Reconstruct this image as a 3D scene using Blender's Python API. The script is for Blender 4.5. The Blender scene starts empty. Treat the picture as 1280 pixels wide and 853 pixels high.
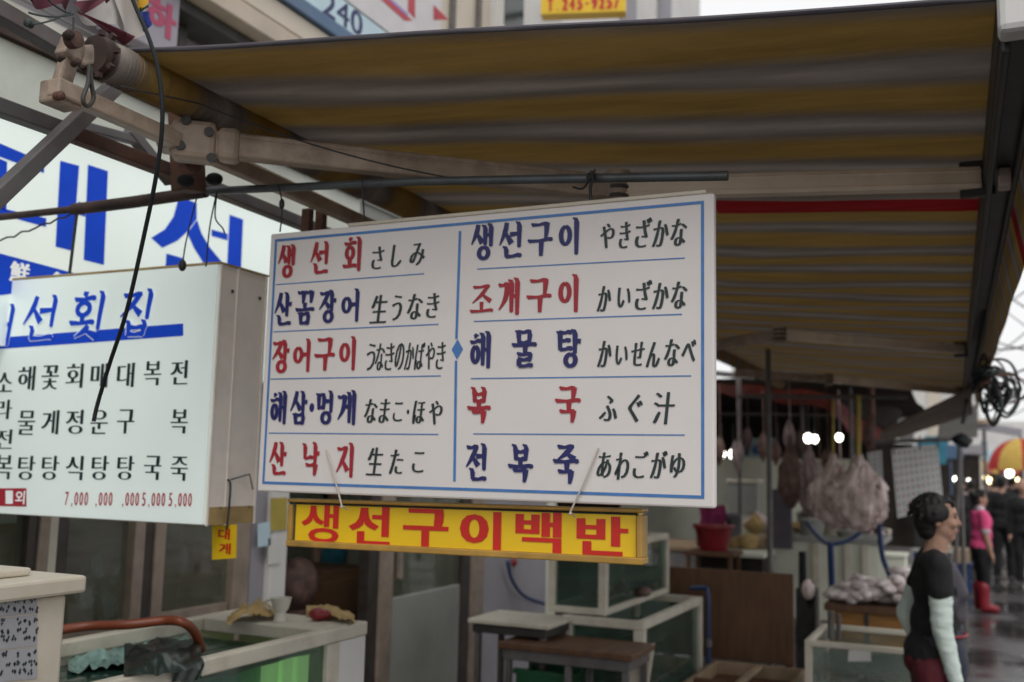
import bpy, bmesh, math, random
from mathutils import Vector, Matrix, noise
R = math.radians
random.seed(7)
S = bpy.context.scene
COL = S.collection
# ------------------------------------------------------------------ camera
YAW, PITCH, ROLL, FPX = R(24.7), R(7.17), R(1.3), 1260.0
CAM = Vector((0, 0, 1.65))
FWD = Vector((-math.sin(YAW)*math.cos(PITCH), math.cos(YAW)*math.cos(PITCH), math.sin(PITCH)))
_r0 = FWD.cross(Vector((0, 0, 1))).normalized()
_u0 = _r0.cross(FWD).normalized()
RIGHT = (_r0*math.cos(ROLL) + _u0*math.sin(ROLL)).normalized()
UP = (_u0*math.cos(ROLL) - _r0*math.sin(ROLL)).normalized()
cd = bpy.data.cameras.new('camera'); cam = bpy.data.objects.new('camera', cd); COL.objects.link(cam)
cam.matrix_world = Matrix(((RIGHT.x, UP.x, -FWD.x, CAM.x), (RIGHT.y, UP.y, -FWD.y, CAM.y), (RIGHT.z, UP.z, -FWD.z, CAM.z), (0, 0, 0, 1)))
cd.sensor_width = 36.0; cd.lens = 36.0*FPX/1280.0
cd.clip_start = 0.05; cd.clip_end = 800
cd.dof.use_dof = True; cd.dof.focus_distance = 2.08; cd.dof.aperture_fstop = 3.2
S.camera = cam
# ------------------------------------------------------------------ sky, sun, exposure
SUN_EL, SUN_AZ = 52.0, 150.0      # overcast: a very soft sun, behind the photographer's right shoulder
w = bpy.data.worlds.new('World'); S.world = w; w.use_nodes = True
nt = w.node_tree; nt.nodes.clear()
sky = nt.nodes.new('ShaderNodeTexSky'); sky.sky_type = 'NISHITA'; sky.sun_disc = False
sky.sun_elevation = R(SUN_EL); sky.sun_rotation = R(SUN_AZ); sky.air_density = 1.0; sky.dust_density = 6.0; sky.ozone_density = 1.0
hs = nt.nodes.new('ShaderNodeHueSaturation'); hs.inputs['Saturation'].default_value = 0.22
bg = nt.nodes.new('ShaderNodeBackground'); bg.inputs['Strength'].default_value = 0.13
wo = nt.nodes.new('ShaderNodeOutputWorld')
mxs = nt.nodes.new('ShaderNodeMix'); mxs.data_type = 'RGBA'; mxs.inputs[0].default_value = 0.8; mxs.inputs[7].default_value = (8.0, 8.0, 8.05, 1)   # an even cloud deck over the clear-sky model
nt.links.new(sky.outputs[0], hs.inputs['Color']); nt.links.new(hs.outputs[0], mxs.inputs[6]); nt.links.new(mxs.outputs[2], bg.inputs['Color']); nt.links.new(bg.outputs[0], wo.inputs['Surface'])
sl = bpy.data.lights.new('sun', 'SUN'); sl.energy = 0.7; sl.angle = R(25); sl.color = (1, 0.96, 0.9)
so = bpy.data.objects.new('sun', sl); COL.objects.link(so)
_d = Vector((math.sin(R(SUN_AZ))*math.cos(R(SUN_EL)), math.cos(R(SUN_AZ))*math.cos(R(SUN_EL)), math.sin(R(SUN_EL))))
so.rotation_euler = _d.to_track_quat('Z', 'Y').to_euler()
S.view_settings.view_transform = 'Standard'; S.view_settings.look = 'None'
S.view_settings.gamma = 1.0; S.view_settings.use_curve_mapping = False
S.view_settings.exposure = 0.1
S.cycles.max_bounces = 6; S.cycles.transparent_max_bounces = 16

# ------------------------------------------------------------------ where a sight line of the survey photo meets a real plane
def ray(px, py):
    return (FWD + RIGHT*((px-640.0)/FPX) - UP*((py-426.5)/FPX))
def on_x(px, py, X): d = ray(px, py); return CAM + d*((X-CAM.x)/d.x)
def on_y(px, py, Y): d = ray(px, py); return CAM + d*((Y-CAM.y)/d.y)
def on_z(px, py, Z): d = ray(px, py); return CAM + d*((Z-CAM.z)/d.z)
def at(px, py, depth): return CAM + ray(px, py)*depth

# ------------------------------------------------------------------ materials
def mat(name, col, rough=0.6, metal=0.0, var=0.18, scale=6.0, bump=0.0, dirt=0.0, dirtcol=(0.10, 0.075, 0.05), emit=0.0, emitcol=None, spec=0.5, trans=0.0, stretch=None):
    m = bpy.data.materials.new(name); m.use_nodes = True
    n = m.node_tree; L = n.links; b = n.nodes['Principled BSDF']
    b.inputs['Roughness'].default_value = rough; b.inputs['Metallic'].default_value = metal
    b.inputs['Specular IOR Level'].default_value = spec
    tc = n.nodes.new('ShaderNodeTexCoord'); mp = n.nodes.new('ShaderNodeMapping')
    L.new(tc.outputs['Object'], mp.inputs['Vector'])
    if stretch: mp.inputs['Scale'].default_value = stretch
    nz = n.nodes.new('ShaderNodeTexNoise'); nz.inputs['Scale'].default_value = scale; nz.inputs['Detail'].default_value = 6
    L.new(mp.outputs[0], nz.inputs['Vector'])
    rp = n.nodes.new('ShaderNodeValToRGB')
    rp.color_ramp.elements[0].position = 0.3; rp.color_ramp.elements[1].position = 0.7
    rp.color_ramp.elements[0].color = tuple(c*(1-var) for c in col)+(1,)
    rp.color_ramp.elements[1].color = tuple(min(1, c*(1+var)) for c in col)+(1,)
    L.new(nz.outputs[0], rp.inputs[0])
    out = rp.outputs[0]
    if dirt > 0:
        n2 = n.nodes.new('ShaderNodeTexNoise'); n2.inputs['Scale'].default_value = scale*0.45; n2.inputs['Detail'].default_value = 9; n2.inputs['Roughness'].default_value = 0.7
        L.new(mp.outputs[0], n2.inputs['Vector'])
        r2 = n.nodes.new('ShaderNodeValToRGB'); r2.color_ramp.elements[0].position = 0.48; r2.color_ramp.elements[1].position = 0.75
        r2.color_ramp.elements[0].color = (0, 0, 0, 1); r2.color_ramp.elements[1].color = (dirt, dirt, dirt, 1)
        L.new(n2.outputs[0], r2.inputs[0])
        mx = n.nodes.new('ShaderNodeMix'); mx.data_type = 'RGBA'
        L.new(r2.outputs[0], mx.inputs[0]); L.new(out, mx.inputs[6]); mx.inputs[7].default_value = tuple(dirtcol)+(1,)
        out = mx.outputs[2]
    L.new(out, b.inputs['Base Color'])
    if bump > 0:
        bp = n.nodes.new('ShaderNodeBump'); bp.inputs['Strength'].default_value = bump; bp.inputs['Distance'].default_value = 0.01
        L.new(nz.outputs[0], bp.inputs['Height']); L.new(bp.outputs[0], b.inputs['Normal'])
    if emit > 0:
        ec = emitcol or col
        b.inputs['Emission Strength'].default_value = emit
        if emitcol is None: L.new(out, b.inputs['Emission Color'])
        else: b.inputs['Emission Color'].default_value = tuple(ec)+(1,)
    if trans > 0:
        o = n.nodes['Material Output']; tr = n.nodes.new('ShaderNodeBsdfTranslucent'); ms = n.nodes.new('ShaderNodeMixShader')
        ms.inputs[0].default_value = trans; L.new(out, tr.inputs['Color'])
        L.new(b.outputs[0], ms.inputs[1]); L.new(tr.outputs[0], ms.inputs[2]); L.new(ms.outputs[0], o.inputs['Surface'])
    return m
def glass(name, tint=(0.85, 0.92, 0.9), refl=0.9, base=0.04, rough=0.02, film=0.0, filmcol=(0.5, 0.55, 0.52)):
    m = bpy.data.materials.new(name); m.use_nodes = True
    n = m.node_tree; L = n.links; n.nodes.clear()
    o = n.nodes.new('ShaderNodeOutputMaterial'); t = n.nodes.new('ShaderNodeBsdfTransparent'); g = n.nodes.new('ShaderNodeBsdfGlossy')
    t.inputs[0].default_value = tuple(tint)+(1,); g.inputs['Roughness'].default_value = rough; g.inputs[0].default_value = (refl, refl, refl, 1)
    fr = n.nodes.new('ShaderNodeFresnel'); fr.inputs[0].default_value = 1.5
    ge = n.nodes.new('ShaderNodeNewGeometry'); iv = n.nodes.new('ShaderNodeMath'); iv.operation = 'SUBTRACT'; iv.inputs[0].default_value = 1.0; L.new(ge.outputs['Backfacing'], iv.inputs[1])
    fm = n.nodes.new('ShaderNodeMath'); fm.operation = 'MULTIPLY'; L.new(fr.outputs[0], fm.inputs[0]); L.new(iv.outputs[0], fm.inputs[1])   # the pane's far face must not mirror
    ms = n.nodes.new('ShaderNodeMixShader'); L.new(fm.outputs[0], ms.inputs[0]); L.new(t.outputs[0], ms.inputs[1]); L.new(g.outputs[0], ms.inputs[2])
    last = ms.outputs[0]
    if film > 0:
        d = n.nodes.new('ShaderNodeBsdfDiffuse'); d.inputs[0].default_value = tuple(filmcol)+(1,)
        nz = n.nodes.new('ShaderNodeTexNoise'); nz.inputs['Scale'].default_value = 5; nz.inputs['Detail'].default_value = 8
        mr = n.nodes.new('ShaderNodeMapRange'); mr.inputs['From Min'].default_value = 0.3; mr.inputs['From Max'].default_value = 0.7
        mr.inputs['To Min'].default_value = film*0.5; mr.inputs['To Max'].default_value = film*1.4
        tc = n.nodes.new('ShaderNodeTexCoord'); L.new(tc.outputs['Object'], nz.inputs['Vector']); L.new(nz.outputs[0], mr.inputs[0])
        m2 = n.nodes.new('ShaderNodeMixShader'); L.new(mr.outputs[0], m2.inputs[0]); L.new(last, m2.inputs[1]); L.new(d.outputs[0], m2.inputs[2]); last = m2.outputs[0]
    L.new(last, o.inputs['Surface'])
    return m

# ------------------------------------------------------------------ objects
FR = {}
def frame_of(o):
    return FR.get(o.name, Matrix())
def tag(o, label, cat, group=None, kind=None):
    o['label'] = label
    o['category'] = cat
    if group: o['group'] = group
    if kind: o['kind'] = kind
    return o
def thing(name, label, cat, loc, rz=0.0, group=None, mtx=None):
    o = bpy.data.objects.new(name, None); COL.objects.link(o)
    o.empty_display_size = 0.05
    M = mtx if mtx is not None else Matrix.Translation(Vector(loc)) @ Matrix.Rotation(rz, 4, 'Z')
    o.matrix_world = M; FR[o.name] = M
    return tag(o, label, cat, group)
class MB:
    def __init__(s): s.v = []; s.f = []
    def add(s, vs, fs):
        k = len(s.v); s.v += [Vector(p) for p in vs]; s.f += [tuple(i+k for i in f) for f in fs]; return s
    def box(s, a, b):
        x0, x1 = sorted((a[0], b[0])); y0, y1 = sorted((a[1], b[1])); z0, z1 = sorted((a[2], b[2]))
        return s.add([(x0,y0,z0),(x1,y0,z0),(x1,y1,z0),(x0,y1,z0),(x0,y0,z1),(x1,y0,z1),(x1,y1,z1),(x0,y1,z1)],
                     [(0,3,2,1),(4,5,6,7),(0,1,5,4),(1,2,6,5),(2,3,7,6),(3,0,4,7)])
    def obox(s, c, ux, uy, uz, sx, sy, sz):
        c = Vector(c); ux, uy, uz = [Vector(u).normalized() for u in (ux, uy, uz)]; P = []
        for z in (-.5, .5):
            for x, y in ((-.5,-.5),(.5,-.5),(.5,.5),(-.5,.5)): P.append(c+ux*x*sx+uy*y*sy+uz*z*sz)
        return s.add(P, [(0,3,2,1),(4,5,6,7),(0,1,5,4),(1,2,6,5),(2,3,7,6),(3,0,4,7)])
    def bar(s, p0, p1, w, h, up=(0, 0, 1)):
        p0, p1 = Vector(p0), Vector(p1); d = (p1-p0); l = d.length; d.normalize(); up = Vector(up)
        if abs(d.dot(up)) > 0.97: up = Vector((0, 1, 0))
        sx = d.cross(up).normalized(); u = sx.cross(d)
        return s.obox((p0+p1)/2, sx, d, u, w, l, h)
    def tube(s, pts, r, n=8, caps=True):
        pts = [Vector(p) for p in pts]; m = len(pts)
        rr = r if isinstance(r, (list, tuple)) else [r]*m
        V = []; prev = None
        for i, p in enumerate(pts):
            d = (pts[min(i+1, m-1)]-pts[max(i-1, 0)])
            d = d.normalized() if d.length > 1e-9 else Vector((0, 0, 1))
            if prev is None:
                a = Vector((0, 0, 1)) if abs(d.z) < 0.9 else Vector((1, 0, 0)); prev = d.cross(a).normalized()
            prev = (prev - d*prev.dot(d)); prev = prev.normalized() if prev.length > 1e-9 else d.orthogonal().normalized()
            b = d.cross(prev)
            for k in range(n):
                t = 2*math.pi*k/n; V.append(p+(prev*math.cos(t)+b*math.sin(t))*rr[i])
        F = []
        for i in range(m-1):
            for k in range(n): F.append((i*n+k, i*n+(k+1) % n, (i+1)*n+(k+1) % n, (i+1)*n+k))
        if caps: F.append(tuple(range(n-1, -1, -1))); F.append(tuple((m-1)*n+k for k in range(n)))
        return s.add(V, F)
    def lathe(s, c, prof, n=20, axis=(0, 0, 1)):
        c = Vector(c); ax = Vector(axis).normalized(); a = ax.orthogonal().normalized(); b = ax.cross(a); V = []; F = []
        for r, z in prof:
            for k in range(n):
                t = 2*math.pi*k/n; V.append(c+ax*z+(a*math.cos(t)+b*math.sin(t))*max(r, 1e-4))
        for i in range(len(prof)-1):
            for k in range(n): F.append((i*n+k, i*n+(k+1) % n, (i+1)*n+(k+1) % n, (i+1)*n+k))
        F.append(tuple(range(n-1, -1, -1))); F.append(tuple((len(prof)-1)*n+k for k in range(n)))
        return s.add(V, F)
    def prism(s, poly, d):
        n = len(poly); d = Vector(d); P = [Vector(p) for p in poly]
        return s.add(P+[p+d for p in P], [tuple(range(n)), tuple(range(2*n-1, n-1, -1))]+[(i, (i+1) % n, (i+1) % n+n, i+n) for i in range(n)])
    def quad(s, *p): return s.add(p, [tuple(range(len(p)))])
    def sph(s, c, r, nu=14, nv=9, rot=None):
        c = Vector(c); r = (r, r, r) if not isinstance(r, (tuple, list)) else r; V = []; F = []
        for j in range(nv+1):
            ph = math.pi*j/nv
            for k in range(nu):
                t = 2*math.pi*k/nu
                p = Vector((r[0]*math.sin(ph)*math.cos(t), r[1]*math.sin(ph)*math.sin(t), r[2]*math.cos(ph)))
                if rot is not None: p = rot @ p
                V.append(c+p)
        for j in range(nv):
            for k in range(nu): F.append((j*nu+k, (j+1)*nu+k, (j+1)*nu+(k+1) % nu, j*nu+(k+1) % nu))
        return s.add(V, F)
    def grid(s, fn, nu, nv):
        V = [fn(i/nu, j/nv) for j in range(nv+1) for i in range(nu+1)]; k = nu+1
        return s.add(V, [(j*k+i, j*k+i+1, (j+1)*k+i+1, (j+1)*k+i) for j in range(nv) for i in range(nu)])
    def build(s, name, m, parent=None, local=False, bev=0.0, smooth=None, fixn=False):
        vs = s.v; o_loc = None
        if parent is not None:
            if not local:
                I = frame_of(parent).inverted(); vs = [I @ v for v in vs]
        elif not local:
            x = [v.x for v in vs]; y = [v.y for v in vs]
            o_loc = Vector(((min(x)+max(x))/2, (min(y)+max(y))/2, min(v.z for v in vs))); vs = [v-o_loc for v in vs]
        me = bpy.data.meshes.new(name); me.from_pydata([tuple(v) for v in vs], [], s.f)
        if fixn:
            b = bmesh.new(); b.from_mesh(me); bmesh.ops.remove_doubles(b, verts=b.verts, dist=1e-5); bmesh.ops.recalc_face_normals(b, faces=b.faces); b.to_mesh(me); b.free()
        me.materials.append(m)
        if smooth is not None:
            for p in me.polygons: p.use_smooth = True
            me.set_sharp_from_angle(angle=R(smooth))
        o = bpy.data.objects.new(name, me); COL.objects.link(o)
        if parent is not None:
            o.parent = parent; FR[o.name] = frame_of(parent)
        elif o_loc is not None:
            o.location = o_loc; FR[o.name] = Matrix.Translation(o_loc)
        if bev > 0:
            md = o.modifiers.new('bevel', 'BEVEL'); md.width = bev; md.segments = 2; md.limit_method = 'ANGLE'
        return o
def dup(root, mtx, label, group=None):
    r = root.copy(); COL.objects.link(r); r.matrix_world = mtx; FR[r.name] = mtx
    r['label'] = label
    if group: r['group'] = group
    for ch in list(root.children):
        c = ch.copy(); COL.objects.link(c); c.parent = r
        for g in list(ch.children):
            d = g.copy(); COL.objects.link(d); d.parent = c
    return r
def crumple(u, v, sc=4.0, seed=0.0):
    p = Vector((u*sc, v*sc, seed)); return noise.noise(p)+.5*abs(noise.noise(p*2.3))+.3*noise.noise(p*5.1)
def sag(p0, p1, drop, n=12):
    p0, p1 = Vector(p0), Vector(p1)
    return [p0.lerp(p1, i/n)-Vector((0, 0, drop*4*(i/n)*(1-i/n))) for i in range(n+1)]
def spline(P, k=8):
    P = [Vector(p) for p in P]; Q = [P[0]*2-P[1]]+P+[P[-1]*2-P[-2]]; out = []
    for i in range(1, len(Q)-2):
        a, b, c, d = Q[i-1:i+3]
        for t in range(k):
            t /= k; out.append(0.5*((2*b)+(c-a)*t+(2*a-5*b+4*c-d)*t*t+(3*b-a-3*c+d)*t**3))
    return out+[P[-1]]

# ------------------------------------------------------------------ lettering
_GC = {}
def glyph(ch):
    if ch in _GC: return _GC[ch]
    cu = bpy.data.curves.new('g', 'FONT'); cu.body = ch; cu.size = 1.0; cu.resolution_u = 3
    ob = bpy.data.objects.new('g', cu); COL.objects.link(ob)
    dg = bpy.context.evaluated_depsgraph_get(); dg.update()
    me = bpy.data.meshes.new_from_object(ob.evaluated_get(dg))
    b = bmesh.new(); b.from_mesh(me); bmesh.ops.remove_doubles(b, verts=b.verts, dist=1e-5)
    b.verts.index_update()
    V = [(v.co.x, v.co.y) for v in b.verts]; F = [tuple(v.index for v in f.verts) for f in b.faces]
    E = []
    for e in b.edges:
        if len(e.link_faces) == 1:
            l = e.link_loops[0]; E.append((l.vert.index, l.link_loop_next.vert.index, l.face.normal.z))
    b.free(); bpy.data.objects.remove(ob); bpy.data.curves.remove(cu); bpy.data.meshes.remove(me)
    _GC[ch] = (V, F, E); return _GC[ch]
def letter(mb, ch, place, w, h, ox=0.0, oy=0.0, shear=0.0):
    """one character fitted to a w x h box centred on 0,0; ox/oy fatten (or thin) upright and level strokes; place maps (u,v) to a point"""
    V, F, E = glyph(ch)
    if not V: return
    x0 = min(p[0] for p in V); x1 = max(p[0] for p in V); y0 = min(p[1] for p in V); y1 = max(p[1] for p in V)
    sx = (w-2*ox)/max(1e-6, x1-x0); sy = (h-2*oy)/max(1e-6, y1-y0)
    Q = [((p[0]-(x0+x1)/2)*sx, (p[1]-(y0+y1)/2)*sy) for p in V]
    N = [[0.0, 0.0] for _ in V]
    for a, b, s in E:
        dx, dy = Q[b][0]-Q[a][0], Q[b][1]-Q[a][1]; l = math.hypot(dx, dy) or 1
        nx, ny = dy/l*(1 if s >= 0 else -1), -dx/l*(1 if s >= 0 else -1)
        for k in (a, b): N[k][0] += nx; N[k][1] += ny
    P = []
    for q, nn in zip(Q, N):
        l = math.hypot(*nn)
        if l > 1e-6: q = (q[0]+nn[0]/l*ox*1.15, q[1]+nn[1]/l*oy*1.15)
        P.append(place(q[0]+shear*q[1], q[1]))
    mb.add(P, F)
# brush lettering: strokes in a unit box, drawn with a swelling line
JA = {
 'ㅅ': [('d', [(.58,1.02),(.44,.62),(.0,.05)], (.10,.12,.03)), ('d', [(.46,.62),(.72,.36),(1.0,.10)], (.05,.10,.14))],
 'ㅈ': [('h', [(.05,.90),(.88,.95)]), ('d', [(.82,.93),(.50,.50),(.0,.04)], (.10,.11,.03)), ('d', [(.50,.52),(.75,.30),(1.0,.10)], (.05,.10,.13))],
 'ㄱ': [('h', [(.02,.92),(.90,.96)]), ('d', [(.88,1.0),(.86,.5),(.80,.0)], (.14,.11,.07))],
 'ㄱc': [('h', [(.02,.92),(.90,.96)]), ('d', [(.88,1.0),(.66,.42),(.05,.0)], (.13,.11,.03))],
 'ㄴ': [('v', [(.14,1.0),(.14,.12)]), ('h', [(.10,.12),(1.0,.20)])],
 'ㅁ': [('v', [(.12,1.0),(.16,.0)]), ('h', [(.10,.90),(.90,.94)]), ('v', [(.88,1.0),(.84,.0)]), ('h', [(.14,.10),(.86,.10)])],
 'ㅂ': [('v', [(.12,1.0),(.16,.0)]), ('v', [(.88,1.0),(.84,.0)]), ('h', [(.14,.55),(.86,.55)]), ('h', [(.14,.08),(.86,.08)])],
 'ㄹ': [('h', [(.05,.95),(.90,.97)]), ('d', [(.88,1.0),(.86,.55)], (.11,.09)), ('h', [(.12,.55),(.88,.55)]), ('d', [(.14,.58),(.14,.05)], (.11,.10)), ('h', [(.12,.05),(1.0,.10)])],
 'ㅌ': [('h', [(.08,.95),(.95,.98)]), ('h', [(.12,.55),(.85,.56)]), ('v', [(.12,1.0),(.12,.08)]), ('h', [(.10,.08),(1.0,.14)])],
 'ㄷ': [('h', [(.05,.92),(.95,.96)]), ('v', [(.12,.95),(.12,.10)]), ('h', [(.10,.10),(1.0,.18)])],
 'ㅇ': [('o', [])],
 'ㅎ': [('d', [(.38,1.04),(.62,.92)], (.06,.13)), ('h', [(.0,.74),(1.0,.80)]), ('o', [(.12,.0,.88,.64)])],
 'ㅣ': [('v', [(.6,1.0),(.6,.0)])],
 'ㅏ': [('v', [(.38,1.0),(.38,.0)]), ('d', [(.40,.52),(1.0,.50)], (.07,.11))],
 'ㅓ': [('v', [(.80,1.0),(.80,.0)]), ('d', [(.0,.52),(.80,.54)], (.11,.07))],
 'ㅐ': [('v', [(.30,.96),(.30,.08)]), ('d', [(.30,.50),(.85,.52)], (.08,.08)), ('v', [(.85,1.0),(.85,.0)])],
 'ㅔ': [('d', [(.0,.52),(.5,.54)], (.10,.08)), ('v', [(.50,.95),(.50,.06)]), ('v', [(.88,1.0),(.88,.0)])],
 'ㅗ': [('d', [(.50,1.0),(.50,.22)], (.12,.09)), ('h', [(.0,.16),(1.0,.22)])],
 'ㅜ': [('h', [(.0,.86),(1.0,.92)]), ('d', [(.56,.88),(.55,.0)], (.13,.09))],
}
SY = {
 '생': [('ㅅ',0,.42,.52,1),('ㅐ',.50,.38,1,1),('ㅇ',.30,0,.88,.40)], '선': [('ㅅ',0,.34,.56,1),('ㅓ',.48,.30,1.04,1),('ㄴ',.22,0,1,.32)],
 '회': [('ㅎ',.05,.34,.66,.98),('ㅗ',0,.10,.72,.36),('ㅣ',.66,0,1.05,1)], '산': [('ㅅ',0,.34,.58,1),('ㅏ',.56,.28,1,1),('ㄴ',.20,0,.95,.30)],
 '꼼': [('ㄱ',.08,.64,.46,1),('ㄱ',.50,.64,.92,1),('ㅗ',0,.40,1,.66),('ㅁ',.22,0,.80,.34)], '장': [('ㅈ',0,.40,.62,.96),('ㅏ',.58,.36,1,1),('ㅇ',.26,0,.86,.40)],
 '어': [('ㅇ',0,.26,.56,.80),('ㅓ',.52,0,1.02,1)], '구': [('ㄱ',.12,.46,.88,1),('ㅜ',0,0,1,.54)], '이': [('ㅇ',0,.24,.60,.86),('ㅣ',.58,0,1.06,1)],
 '해': [('ㅎ',0,.12,.50,.92),('ㅐ',.48,0,1,1)], '삼': [('ㅅ',0,.36,.60,1),('ㅏ',.58,.34,1,1),('ㅁ',.24,0,.86,.30)], '멍': [('ㅁ',0,.46,.46,.92),('ㅓ',.42,.36,1,1),('ㅇ',.24,0,.90,.40)],
 '게': [('ㄱc',0,.14,.46,.86),('ㅔ',.34,0,1.02,1)], '낙': [('ㄴ',.02,.46,.56,.96),('ㅏ',.58,.34,1,1),('ㄱ',.18,0,.86,.34)], '지': [('ㅈ',0,.10,.66,.90),('ㅣ',.62,0,1.06,1)],
 '조': [('ㅈ',.08,.34,.92,1),('ㅗ',0,.0,1,.40)], '개': [('ㄱc',0,.14,.50,.88),('ㅐ',.48,0,1,1)], '물': [('ㅁ',.18,.64,.82,1),('ㅜ',0,.36,1,.64),('ㄹ',.20,0,.86,.36)],
 '탕': [('ㅌ',0,.44,.58,.96),('ㅏ',.58,.38,1,1),('ㅇ',.26,0,.84,.40)], '복': [('ㅂ',.20,.60,.82,1),('ㅗ',0,.38,1,.64),('ㄱ',.20,0,.80,.34)],
 '국': [('ㄱ',.16,.64,.84,1),('ㅜ',0,.34,1,.66),('ㄱ',.18,0,.82,.34)], '전': [('ㅈ',0,.34,.62,.96),('ㅓ',.50,.30,1.02,1),('ㄴ',.24,0,1,.32)],
 '죽': [('ㅈ',.14,.60,.88,1),('ㅜ',0,.34,1,.62),('ㄱ',.20,0,.80,.34)],
 '대': [('ㄷ',0,.16,.50,.86),('ㅐ',.48,0,1,1)], '횟': [('ㅎ',.05,.48,.66,.98),('ㅗ',0,.30,.72,.50),('ㅣ',.66,.18,1.05,1),('ㅅ',.20,0,.86,.26)],
 '집': [('ㅈ',0,.40,.66,.94),('ㅣ',.62,.36,1.06,1),('ㅂ',.24,0,.92,.32)],
}
def stroke(mb, pts, wid, lift, place):
    n = len(pts); L = []; Rr = []
    for i in range(n):
        a = pts[max(0, i-1)]; b = pts[min(n-1, i+1)]; dx, dy = b[0]-a[0], b[1]-a[1]; l = math.hypot(dx, dy) or 1
        nx, ny = -dy/l, dx/l; w2 = wid[i]/2
        L.append((pts[i][0]+nx*w2, pts[i][1]+ny*w2)); Rr.append((pts[i][0]-nx*w2, pts[i][1]-ny*w2))
    V = [place(p[0], p[1], lift) for p in L]+[place(p[0], p[1], lift) for p in Rr]
    mb.add(V, [(n+i, n+i+1, i+1, i) for i in range(n-1)])
def brush(mb, ch, place, w, h, fat=1.0, shear=0.0, grow=0.0):
    k = 0
    for ja, bx0, by0, bx1, by1 in SY[ch]:
        for kind, pts, *wd in JA[ja]:
            def mp(p): 
                y = (by0+(by1-by0)*p[1]-0.5)*h
                return ((bx0+(bx1-bx0)*p[0]-0.5)*w+shear*y, y)
            lift = k*0.00012; k += 1
            if kind == 'o':
                x0, y0, x1, y1 = pts[0] if pts else (0.04, 0.02, .96, .94)
                cx, cy = (x0+x1)/2, (y0+y1)/2; rx, ry = (x1-x0)/2, (y1-y0)/2
                P = [(mp((cx+rx*math.sin(t), cy+ry*math.cos(t)))) for t in [2*math.pi*i/20 for i in range(21)]]
                cxm, cym = mp((cx, cy))
                P = [(cxm+(p[0]-cxm)*0.82, cym+(p[1]-cym)*0.86) for p in P]
                W = [h*fat*(0.075+0.03*abs(math.sin(2*math.pi*i/20)))+grow for i in range(21)]
                stroke(mb, P, W, lift, place)
            elif kind == 'v':
                a, b = mp(pts[0]), mp(pts[-1]); t = h*fat*0.115
                P = [(a[0]-t*0.75, a[1]+t*0.12), (a[0]-t*0.18, a[1]-t*0.18), (a[0], a[1]-t*0.8), (a[0]+(b[0]-a[0])*.6, a[1]+(b[1]-a[1])*.6), (b[0], b[1]), (b[0]-t*0.1, b[1]-t*0.15)]
                stroke(mb, P, [t*0.2+grow, t*0.75+grow, t+grow, t*0.86+grow, t*0.75+grow, t*0.2+grow], lift, place)
            elif kind == 'h':
                a, b = mp(pts[0]), mp(pts[-1]); t = h*fat*0.085; dx = b[0]-a[0]
                P = [(a[0]-t*.2, a[1]+t*.5), (a[0]+t*.3, a[1]+t*.05), (a[0]+dx*.45, a[1]+(b[1]-a[1])*.45-t*.12), (b[0]-t*.8, b[1]+t*0.05), (b[0], b[1]-t*.1), (b[0]+t*.3, b[1]-t*.35)]
                stroke(mb, P, [t*.4+grow, t*1.05+grow, t*.78+grow, t*1.0+grow, t*1.15+grow, t*.3+grow], lift, place)
            else:
                P = [mp(p) for p in pts]; W = [x*h*fat+grow for x in wd[0]]
                if len(P) > 2:
                    Q = spline([(p[0], p[1], 0) for p in P], 4); m = len(Q)
                    WW = []
                    for i in range(m):
                        t = i/(m-1)*(len(W)-1); j = min(int(t), len(W)-2); WW.append(W[j]+(W[j+1]-W[j])*(t-j))
                    P = [(q.x, q.y) for q in Q]; W = WW
                stroke(mb, P, W, lift, place)
# ------------------------------------------------------------------ palette
M = {}
M['asphalt'] = mat('wet_asphalt', (0.042, 0.039, 0.040), 0.30, var=0.4, scale=5, bump=0.25, dirt=0.5, dirtcol=(0.03, 0.03, 0.03))
M['concrete'] = mat('wet_concrete', (0.085, 0.078, 0.072), 0.45, var=0.25, scale=4, bump=0.2, dirt=0.6)
M['board'] = mat('white_board_paint', (0.72, 0.68, 0.66), 0.45, var=0.05, scale=2.2, dirt=0.22, dirtcol=(0.42, 0.33, 0.24))
M['red_ink'] = mat('red_ink', (0.33, 0.016, 0.028), 0.5, var=0.12, scale=30)
M['navy_ink'] = mat('navy_ink', (0.014, 0.016, 0.115), 0.5, var=0.15, scale=30)
M['black_ink'] = mat('black_ink', (0.016, 0.03, 0.03), 0.5, var=0.15, scale=30)
M['blue_line'] = mat('blue_line', (0.06, 0.19, 0.47), 0.5, var=0.12, scale=30)
M['yellow_face'] = mat('yellow_sign_face', (0.80, 0.52, 0.008), 0.4, var=0.06, scale=4, dirt=0.15, dirtcol=(0.4, 0.2, 0.01))
M['yellow_frame'] = mat('yellow_frame', (0.42, 0.24, 0.045), 0.5, var=0.2, scale=12, dirt=0.4)
M['sign_red'] = mat('sign_red', (0.55, 0.015, 0.008), 0.45, var=0.08)
M['cream_metal'] = mat('cream_painted_metal', (0.46, 0.36, 0.31), 0.5, var=0.14, scale=9, dirt=0.55, dirtcol=(0.16, 0.09, 0.05), stretch=(1, 1, 1))
M['arm_metal'] = mat('awning_arm_paint', (0.40, 0.31, 0.24), 0.5, var=0.25, scale=11, dirt=0.9, dirtcol=(0.13, 0.08, 0.05))
M['old_bracket'] = mat('grimy_bracket', (0.30, 0.23, 0.18), 0.6, var=0.35, scale=22, bump=0.3, dirt=0.95, dirtcol=(0.05, 0.035, 0.028))
M['forearm'] = mat('awning_forearm_lit', (0.84, 0.70, 0.56), 0.4, var=0.1, scale=7, dirt=0.4, dirtcol=(0.2, 0.13, 0.09))  # cream like the arm, made paler: the street light it catches is in the colour
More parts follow.
